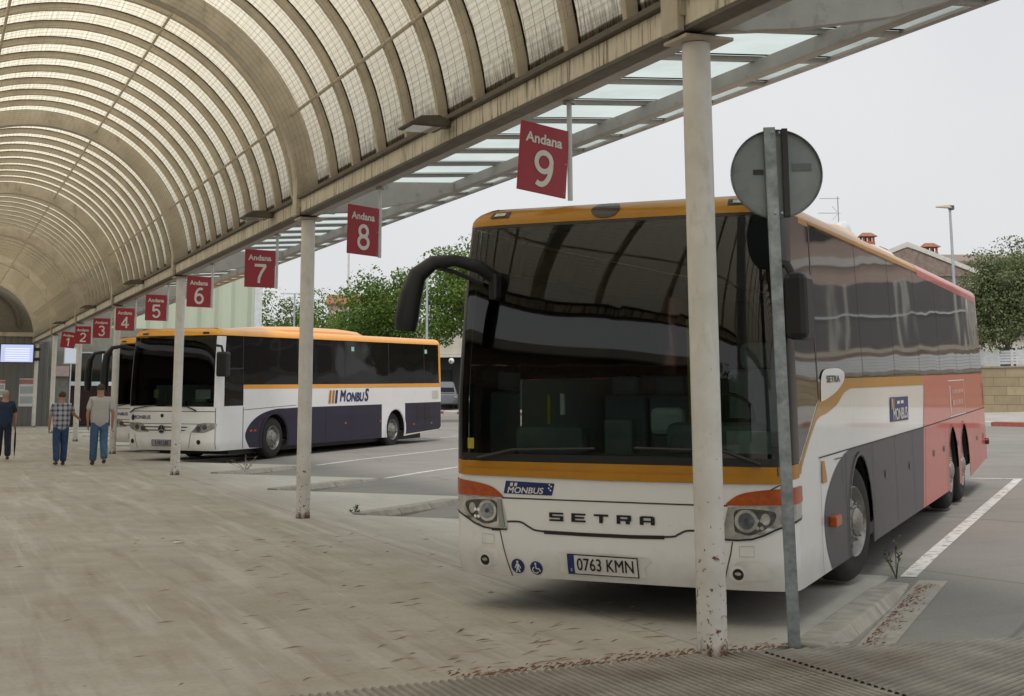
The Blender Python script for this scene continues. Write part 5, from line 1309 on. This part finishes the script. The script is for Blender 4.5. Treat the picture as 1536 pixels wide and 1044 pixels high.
# wall follows the far kerb
wl0 = A0+kd2*62+kn2*7.5; wl1 = A0+kd2*140+kn2*7.5; wa = math.atan2(kd2.y, kd2.x); WL = 78
o = empty('block_wall', (wl0.x, wl0.y, .8), wa, 'yellowish block retaining wall topped by a white slatted rail', 'wall')
MB().box((0, 0, -.6), (WL, .3, 1.95)).build('masonry', m_wall, o, uvf=uv_xz)
MB().box((0, -.04, 1.952), (WL, .34, 2.02)).build('coping', m_kerb, o)
mb = MB(); [mb.box((0, .10, 2.10+.12*k), (WL, .13, 2.20+.12*k)) for k in range(5)]; mb.build('rail_slats', m_rail, o)
mb = MB(); [mb.box((x*2., .06, 2.02), (x*2.+.08, .16, 2.72)) for x in range(int(WL/2))]; mb.build('rail_posts', m_whkerb, o)
def house(p, ang, w_, dp, h, roofh, wall, rf, label, wins=(), chim=()):
    o = empty('house', (p.x, p.y, p.z), ang, label, 'house')
    MB().box((0, 0, -1), (w_, dp, h)).build('wall', wall, o)
    mb = MB(); e = .5
    mb.add([(-e, -e, h), (w_+e, -e, h), (w_+e, dp+e, h), (-e, dp+e, h), (-e, dp/2, h+roofh), (w_+e, dp/2, h+roofh),
            (-e, -e, h+.15), (w_+e, -e, h+.15), (w_+e, dp+e, h+.15), (-e, dp+e, h+.15)],
           [(0, 1, 2, 3), (6, 7, 5, 4), (9, 4, 5, 8), (0, 6, 4, 9, 3), (1, 2, 8, 5, 7), (0, 1, 7, 6), (3, 9, 8, 2)])
    r_ = mb.build('roof', rf, o)
    for x, y, z0, z1 in chim:
        c = MB().box((x-.35, y-.35, z0), (x+.35, y+.35, z1)).build('chimney', m_brick, r_)
        mb = MB(); [mb.box((x+a_-.05, y+b_-.05, z1), (x+a_+.05, y+b_+.05, z1+.3)) for a_ in (-.28, 0, .28) for b_ in (-.28, .28)]
        vs = [(x-.5, y-.45, z1+.3), (x+.5, y-.45, z1+.3), (x+.5, y+.45, z1+.3), (x-.5, y+.45, z1+.3), (x-.25, y, z1+.55), (x+.25, y, z1+.55)]
        mb.add(vs, [(0, 1, 2, 3), (0, 1, 5, 4), (2, 3, 4, 5), (1, 2, 5), (3, 0, 4)]); mb.build('chimney_cap', m_tile, r_)
    for x, z, ww, hh in wins:
        f = MB(); f.box((x-.08, -.06, z-.1), (x+ww+.08, 0, z)); f.box((x-.08, -.05, z+hh), (x+ww+.08, 0, z+hh+.08)); f.box((x-.08, -.05, z), (x, 0, z+hh)); f.box((x+ww, -.05, z), (x+ww+.08, 0, z+hh)); fo = f.build('window', m_rail, o)
        MB().box((x, -.03, z), (x+ww, -.005, z+hh)).build('pane', m_glassdoor, fo)
    return o
va = -YAW
p = onray(1290, 1, 76); house(p, va, 9, 9, 7.6, 1.0, m_cream, m_tileg, 'white house with grey brown tiled roof and a capped brick chimney behind the coach', (), [(1.55, 3.5, 7.8, 9.2), (4.1, .6, 7.3, 8.3)])
p = onray(1452, 1, 72); ho = house(p, va+PI/2, 8, 6.4, 6.6, 1.5, m_cream, m_tileg, 'white gabled house with a dark tiled roof and pale fascia beside the street lamp', (), [(5.0, 3.0, 7.8, 8.15)])
mb = MB(); [mb.add([(-.56, y0, 6.62), (-.50, y0, 6.62), (-.50, 3.2, 8.12), (-.56, 3.2, 8.12), (-.56, y0, 6.86), (-.50, y0, 6.86), (-.50, 3.2, 8.36), (-.56, 3.2, 8.36)], [(0, 3, 2, 1), (4, 5, 6, 7), (0, 1, 5, 4), (1, 2, 6, 5), (2, 3, 7, 6), (3, 0, 4, 7)]) for y0 in (-.5, 6.9)]
mb.build('fascia', m_whkerb, ho)
mb = MB().add([(-.01, 0, 6.6), (-.01, 6.4, 6.6), (-.01, 3.2, 8.0)], [(0, 1, 2)]); mb.build('gable', m_cream, ho)
p = onray(1468, 1, 70); house(p, va, 12, 7, 4.0, .8, m_cream, m_tileg, 'white house wall with a small window behind the bushy tree at right', ((.8, 1.7, .8, 1.2), (4.2, 1.7, .9, 1.2)), ())
p = onray(1262, 7.1, 70); o = empty('television_antenna', (p.x, p.y, p.z), va, 'rooftop television antenna with a round white dish above the coach roof', 'antenna')
MB().tube([(0, 0, -2), (0, 0, 4.4)], .03, 6).build('mast', m_lamp, o)
mb = MB()
for z, l_ in ((4.3, .95), (3.55, 1.05)):
    mb.tube([(-l_, 0, z), (.12, 0, z)], .015, 5); [mb.tube([(-l_+.12+.13*k, -.22, z), (-l_+.12+.13*k, .22, z)], .008, 4) for k in range(7)]
mb.tube([(-.15, 0, 2.6), (.3, 0, 2.6)], .02, 5); mb.tube([(-.3, 0, 3.2), (0, 0, 3.55), (-.3, 0, 3.9)], .012, 5)
mb.build('elements', m_lamp, o)
mb = MB(); mb.lathe([(.12, 0), (.09, .2), (.0, .42)], (.22, -.15, 2.75), (.35, -1, .25), 24); mb.build('dish', m_rail, o, smooth=True)
# distant hillside houses
p = onray(494, 4, 190); house(Vector((p.x, p.y, 4)), va, 8, 8, 9.5, 1.6, m_pink, m_tile, 'distant house with a terracotta roof above the far trees', ((1, 7.2, 1, 1.4), (3.5, 7.2, 1, 1.4)), ())
# apartment row facing the yard on its right, mirrored in the coach windows
p = wl0+kd2*12+kn2*9
o = empty('apartment_block', (p.x, p.y, 1), wa, 'long beige terrace with balconies beyond the block wall, mirrored in the coach windows', 'building')
MB().box((0, 0, -1), (70, 10, 11)).build('wall', m_pink, o)
MB().box((-.2, -1, 11.005), (71, 11, 11.4)).build('eaves', m_tile, o)
MB().box((-.1, -.12, 7.2), (70.1, -.001, 7.6)).build('cornice', m_whkerb, o)
MB().box((.5, -.05, 3.3), (69.5, -.002, 6.3)).build('glazed_gallery', M('gallery_grey', (.15, .15, .15), .5), o)
for k in range(22): MB().box((.5+3.2*k, -.30, 3.2), (.68+3.2*k, -.055, 6.4)).build('gallery_post', m_whkerb, o)
MB().box((.3, -.40, 3.0), (69.7, -.10, 3.19)).build('gallery_sill', m_beige, o)
MB().box((.5, -.10, 4.75), (69.5, -.052, 4.85)).build('gallery_rail', m_rail, o)
for k in range(14): MB().box((1.5+5*k, -.06, 8.4), (3.0+5*k, -.003, 9.8)).build('window', m_glassdoor, o)

# street on the other side of the station, mirrored in the nearest windscreen
for k, (x, y, r_, h_) in enumerate(((-26, 2.5, 2.4, 4.6), (-27, -6, 3.4, 5.6), (-24, -15, 3.4, 6.4))):
    tree('plane_tree', (x, y, -.3), 0, r_, h_, m_leafA, ('street tree west of the station, the northern one', 'street tree west of the station, the middle one', 'street tree west of the station, the southern one')[k], 1.6, 45, 70, .34, 30+k, .16, 'street trees west of the station')
o = empty('unseen_hall', (-13, -1.5, 0), 0, 'unseen long brick hall added across the platform to darken the windscreen reflection', 'building')  # out of view, added to darken the windscreen reflection and block side light
MB().box((0, 0, 0), (3.5, 72.0, 4.6)).build('wall', m_brown, o); MB().box((-.3, -.4, 4.61), (3.9, 72.2, 4.95)).build('roof_edge', m_beige, o)
for k in range(12): MB().box((3.502, 2+5.8*k, .9), (3.56, 5.6+5.8*k, 2.9)).build('window', m_glassdoor, o)
o = empty('terrace', (-40, -45, -.3), R(82), 'long brown brick terrace west of the station', 'building')
MB().box((0, 0, 0), (46, 9, 6.2)).build('wall', m_brown, o); MB().box((-.4, -.5, 6.21), (46.4, 9.5, 7.0)).build('roof', m_tileg, o); MB().box((14, 2, 7.01), (24, 7, 9.5)).build('upper_storey', m_brown, o)
for k in range(6): f = MB().box((3+6.5*k, -.05, 1), (4.6+6.5*k, -.005, 2.6)).build('window', m_glassdoor, o)

# ------------------------------------------------------------------ litter, weeds
rn = random.Random(11)
def litter(name, N, mat, fn, size, flat=.006):
    mb = MB()
    for k in range(N):
        x, y, z = fn(); a_ = rn.gauss(.1, .35); l_ = size*rn.uniform(.4, 1.4); w_ = l_*rn.uniform(.02, .06); d = Vector((math.cos(a_), math.sin(a_), 0)); n_ = Vector((-d.y, d.x, 0))
        p = Vector((x, y, z+.003)); mb.add([p-d*l_/2, p+n_*w_/2+Vector((0, 0, flat*rn.random()*2)), p+d*l_/2+Vector((0, 0, flat)), p-n_*w_/2+Vector((0, 0, flat*rn.random()))], [(0, 1, 2, 3)])
    return tag(mb.build(name, mat, fix=False), {'leaf_litter': 'rust brown leaf litter gathered along the kerb and ramp edge', 'bark_litter': 'thin brown bark strips scattered over the platform', 'dark_twigs': 'small dark twig scraps lying on the concrete'}[name], 'litter', kind='stuff')
def f_edge():
    if rn.random() < .42:
        t = rn.random(); p = Vector((5.56, 7.855, 0))+kd*3.4*t+kn*abs(rn.gauss(0, .07)); return p.x, p.y, yz(p.x)+.006
    x = rn.uniform(2.9, 5.4); return x, yb(x)+.03+abs(rn.gauss(0, .05))*(1+1.5*rn.random()), .0
litter('leaf_litter', 900, m_litter, f_edge, .045, .008)
litter('bark_litter', 190, m_twig, lambda: (rn.gauss(3.6, 1.1), 8.0+rn.random()**1.9*9, 0), .13)
litter('dark_twigs', 35, m_litter, lambda: (rn.uniform(2.8, 5.0), rn.uniform(7.95, 9.4), 0), .15)
def weed(x, y, z, h, n, label, seed, spread=.2, mat=None):
    r2 = random.Random(seed); o = MB()
    for k in range(n):
        a_ = r2.random()*6.28; l_ = h*r2.uniform(.25, 1) if k else h; s_ = spread*r2.uniform(.2, 1)*(.25 if k == 0 else 1)
        tip = Vector((s_*math.cos(a_), s_*math.sin(a_), l_)); mid = tip*.55+Vector((r2.uniform(-.02, .02), 0, l_*.08)); o.tube([(0, 0, 0), mid, tip], [.005, .004, .002], 4)
        for j in range(5):
            q = mid.lerp(tip, r2.random()); e = Vector((r2.uniform(-1, 1), r2.uniform(-1, 1), r2.uniform(0, 1))).normalized()*.045; f_ = e.cross(Vector((0, 0, 1))).normalized()*.012; o.add([q, q+e*.5+f_, q+e, q+e*.5-f_], [(0, 1, 2, 3)])
    ob = o.build('weed', mat or m_weed, fix=False); ob.location = (x, y, z); return tag(ob, label, 'weed')
weed(8.12, 10.62, yz(8.1), .36, 9, 'straggly green weed at the tip of the nearest kerb', 2, .13)
weed(6.3, 29.5, 0.0, .32, 11, 'dry bare weed on the kerb behind the second column', 3, .45, m_twig)
weed(5.45, 18.5, 0.0, .10, 8, 'small tuft in the kerb joint by the column between the coaches', 4, .12)
o = MB().quad((-.06, -.02, 0), (.05, -.035, .012), (.065, .02, .004), (-.05, .03, .015)).build('paper_scrap', m_paper); p = (2.0, 18.1, .006)
o.location = (2.62, 15.6, .006); tag(o, 'small scrap of white paper lying on the open platform', 'litter')

# ------------------------------------------------------------------ people
def skin_obj(name, verts, edges, radii, mat, parent, sub=2, root=0):
    me = bpy.data.meshes.new(name); me.from_pydata([tuple(v) for v in verts], edges, []); o = link(name, me, mat, parent)
    sk = o.modifiers.new('skin', 'SKIN'); 
    if not me.skin_vertices: 
        pass
    dl = me.attributes.get('skin_vertex') 
    bm = bmesh.new(); bm.from_mesh(me); ly = bm.verts.layers.skin.verify()
    bm.verts.ensure_lookup_table()
    for i, v in enumerate(bm.verts):
        r = radii[i]; v[ly].radius = r if isinstance(r, tuple) else (r, r); v[ly].use_root = (i == root)
    bm.to_mesh(me); bm.free()
    sk.use_smooth_shade = True
    s_ = o.modifiers.new('smooth', 'SUBSURF'); s_.levels = sub; s_.render_levels = sub
    return o
def person(loc, rz, H, label, shirt, trousers, hair, hairlen, legs, arms, belly=1., bald=False, shoe=None):
    """legs: two (forward offset of foot, knee fwd, lift); arms: two (elbow (x,y,z), hand (x,y,z)) in body units, x outward"""
    o = empty('person', loc, rz, label, 'person'); k = H/1.75
    V = lambda x, y, z: (x*k, y*k, z*k)
    vs = [V(0, 0, .97), V(0, .0, 1.12), V(0, .015, 1.30), V(0, .0, 1.42), V(0, .0, 1.49), V(0, .01, 1.55), V(0, .02, 1.65), V(0, .02, 1.73)]
    rd = [(.155, .11), (.15*belly, .115*belly), (.165, .115), (.12, .08), (.062, .062), (.074, .084), (.094, .112), (.062, .074)]
    ed = [(i, i+1) for i in range(7)]
    def add(v, r, p): vs.append(v); rd.append(r if isinstance(r, tuple) else (r, r)); ed.append((p, len(vs)-1)); return len(vs)-1
    lg, am = [], []
    for sg, (fy, ky, lift) in zip((-1, 1), legs):
        a_ = add(V(sg*.095, 0, .88), .085, 0); b_ = add(V(sg*.10, ky, .50+lift*.3), .062, a_); c_ = add(V(sg*.10, (ky+fy)/2-.02, .30+lift*.6), .054, b_); d_ = add(V(sg*.10, fy, .09+lift), .040, c_)
        e_1 = add(V(sg*.11, fy+.06, .04+lift*.6), .036, d_); f_1 = add(V(sg*.115, fy+.16, .03+lift*.4), .028, e_1)
        lg.append(((sg*.095, 0, .88), (sg*.10, ky, .50+lift*.3), (sg*.10, (ky+fy)/2-.02, .30+lift*.6), (sg*.10, fy, .09+lift), fy, lift))
    for sg, (el, hd_) in zip((-1, 1), arms):
        s1 = add(V(sg*.18, 0, 1.41), .058, 3); e1 = add(V(sg*el[0], el[1], el[2]), .043, s1); w1 = add(V(sg*hd_[0], hd_[1], hd_[2]), .028, e1)
        d = (Vector(hd_)-Vector(el)).normalized(); pm = Vector(hd_)+d*.06; p1 = add(V(sg*pm.x, pm.y, pm.z), (.018, .036), w1)
        for j in range(4):
            y_ = (-1.5+j)*.018; f1 = Vector(pm)+d*.05+Vector((0, y_, 0)); f2 = f1+d*(.035-.004*abs(j-1.5))+Vector((-.014, 0, 0))
            q_ = add(V(sg*f1.x, f1.y, f1.z), .0095, p1); add(V(sg*f2.x, f2.y, f2.z), .008, q_)
        t1 = pm-d*.02+Vector((0, .04, 0)); q_ = add(V(sg*t1.x, t1.y, t1.z), .010, p1); t2 = t1+d*.035+Vector((-.005, .008, 0)); add(V(sg*t2.x, t2.y, t2.z), .009, q_)
        am.append(((sg*.18, 0, 1.41), (sg*el[0], el[1], el[2]), (sg*hd_[0], hd_[1], hd_[2])))
    rd = [(a_*k, b_*k) for a_, b_ in rd]
    body = skin_obj('body', vs, ed, rd, m_skin, o)
    # face and ears
    mb = MB(); 
    for sx_ in (-1, 1): mb.lathe([(0, 0), (.004, .012), (.0, .022), (-.01, .02)], V(sx_*.082, .01, 1.655), (sx_, -.2, 0), 10)
    mb.tube([V(0, .105, 1.675), V(0, .125, 1.645), V(0, .108, 1.635)], [.008*k, .014*k, .008*k], 8); mb.build('face_features', m_skin, body, smooth=True)
    mb = MB(); [mb.lathe([(0, 0), (.0, .010), (-.01, .012)], V(sx_*.032, .108, 1.672), (0, 1, 0), 10) for sx_ in (-1, 1)]; mb.build('eyes', m_black, body)
    mb = MB(); mb.tube([V(-.025, .104, 1.603), V(0, .109, 1.600), V(.025, .104, 1.603)], .006*k, 6); mb.build('mouth', m_doorred, body)
    # hair: open cap hugging the skull
    vsx = []; fx = []; nu, nv_ = 18, 8; C_ = Vector(V(0, .012, 1.662)); rx, ry, rz_ = .087*k, .104*k, .094*k
    for i in range(nv_+1):
        ph = R(90-i*(120 if not bald else 105)/nv_)
        for j in range(nu):
            th = 2*PI*j/nu; back = -math.sin(th)
            lim = R(-35 if back > -.2 else 28); p_ = max(ph, lim)
            vsx.append(C_+Vector((rx*math.cos(p_)*math.cos(th), ry*math.cos(p_)*math.sin(th), rz_*math.sin(p_)))*(1+.02*math.sin(j*5+i)))
    mb = MB(); mb.add(vsx, [(i*nu+j, i*nu+(j+1) % nu, (i+1)*nu+(j+1) % nu, (i+1)*nu+j) for i in range(nv_) for j in range(nu)]); mb.build('hair', hair, body, smooth=True)
    # shirt
    sv = [V(0, 0, .76), V(0, 0, 1.10), V(0, .01, 1.28), V(0, 0, 1.41), V(0, 0, 1.475)]; sr = [(.215, .165), (.21*belly, .16*belly), (.222, .16), (.18, .12), (.08, .075)]; se = [(0, 1), (1, 2), (2, 3), (3, 4)]
    for (s_, e_, h_) in am:
        i0 = len(sv); m_ = Vector(s_).lerp(Vector(e_), .85); sv += [V(*s_), V(*(Vector(s_).lerp(Vector(e_), .45))), V(*m_)]; sr += [(.085, .085), (.078, .078), (.075, .075)]; se += [(3, i0), (i0, i0+1), (i0+1, i0+2)]
    skin_obj('shirt', sv, se, [(a_*k, b_*k) for a_, b_ in sr], shirt, o)
    tv = [V(0, 0, 1.05), V(0, 0, .93)]; tr_ = [(.165, .13), (.185, .14)]; te = [(0, 1)]
    for (h_, kn_, cf, an_, fy, lf) in lg:
        i0 = len(tv); tv += [V(h_[0], 0, .84), V(*kn_), V(*cf), V(an_[0], an_[1]-.0, an_[2]-.02)]; tr_ += [.115, .095, .088, .085]; te += [(1, i0), (i0, i0+1), (i0+1, i0+2), (i0+2, i0+3)]
    skin_obj('trousers', tv, te, [((a_*k, a_*k) if not isinstance(a_, tuple) else (a_[0]*k, a_[1]*k)) for a_ in tr_], trousers, o)
    for (h_, kn_, cf, an_, fy, lf) in lg:
        sx_ = an_[0]; skin_obj('shoe', [V(sx_, fy-.05, .045+lf), V(sx_*1.05, fy+.06, .042+lf*.7), V(sx_*1.12, fy+.19, .035+lf*.4)], [(0, 1), (1, 2)], [(.044*k, .044*k), (.046*k, .040*k), (.038*k, .03*k)], shoe or m_shoe, o)
    return o
def placed(x, y): return (x, y, 0)
person(placed(2.80, 32.9), .12, 1.63, 'older man in a blue and white plaid shirt and jeans walking away', m_plaid, m_jean, m_hairb, 0, ((-.12, -.02, .02), (.08, .05, 0)), (((.27, -.02, 1.14), (.27, .03, .90)), ((.31, .04, 1.20), (.42, .12, 1.12))), 1.12)
person(placed(3.62, 32.7), .02, 1.80, 'taller man in a pale grey shirt and light jeans walking away', m_shirtg, m_jean2, m_hairb, 0, ((.10, .06, 0), (-.20, .0, .06)), (((.26, .0, 1.12), (.24, .05, .88)), ((.28, -.05, 1.12), (.28, .02, .87))), 1.08)
person(placed(1.72, 35.8), .1, 1.66, 'grey haired man in a navy shirt at the left edge with a folded umbrella', m_navy, m_navy2, m_hairg, 0, ((.12, .06, 0), (-.12, -.02, .02)), (((.26, .0, 1.12), (.25, .05, .88)), ((.27, .0, 1.12), (.27, .04, .88))), 1.08)
u_ = empty('umbrella', (1.99, 35.87, 0), 0, 'folded black umbrella in the hand of the man at the left edge', 'umbrella')
MB().tube([(0, 0, .10), (0, 0, .35), (0, 0, .62), (0, 0, .72)], [.008, .026, .022, .010], 10).build('canopy', m_black, u_, smooth=True)
MB().tube([(0, 0, .70), (0, 0, .84), (0, .02, .87), (0, .05, .86)], .012, 8).build('handle', m_black2, u_, smooth=True); MB().tube([(0, 0, .02), (0, 0, .10)], .005, 6).build('ferrule', m_chrome, u_)
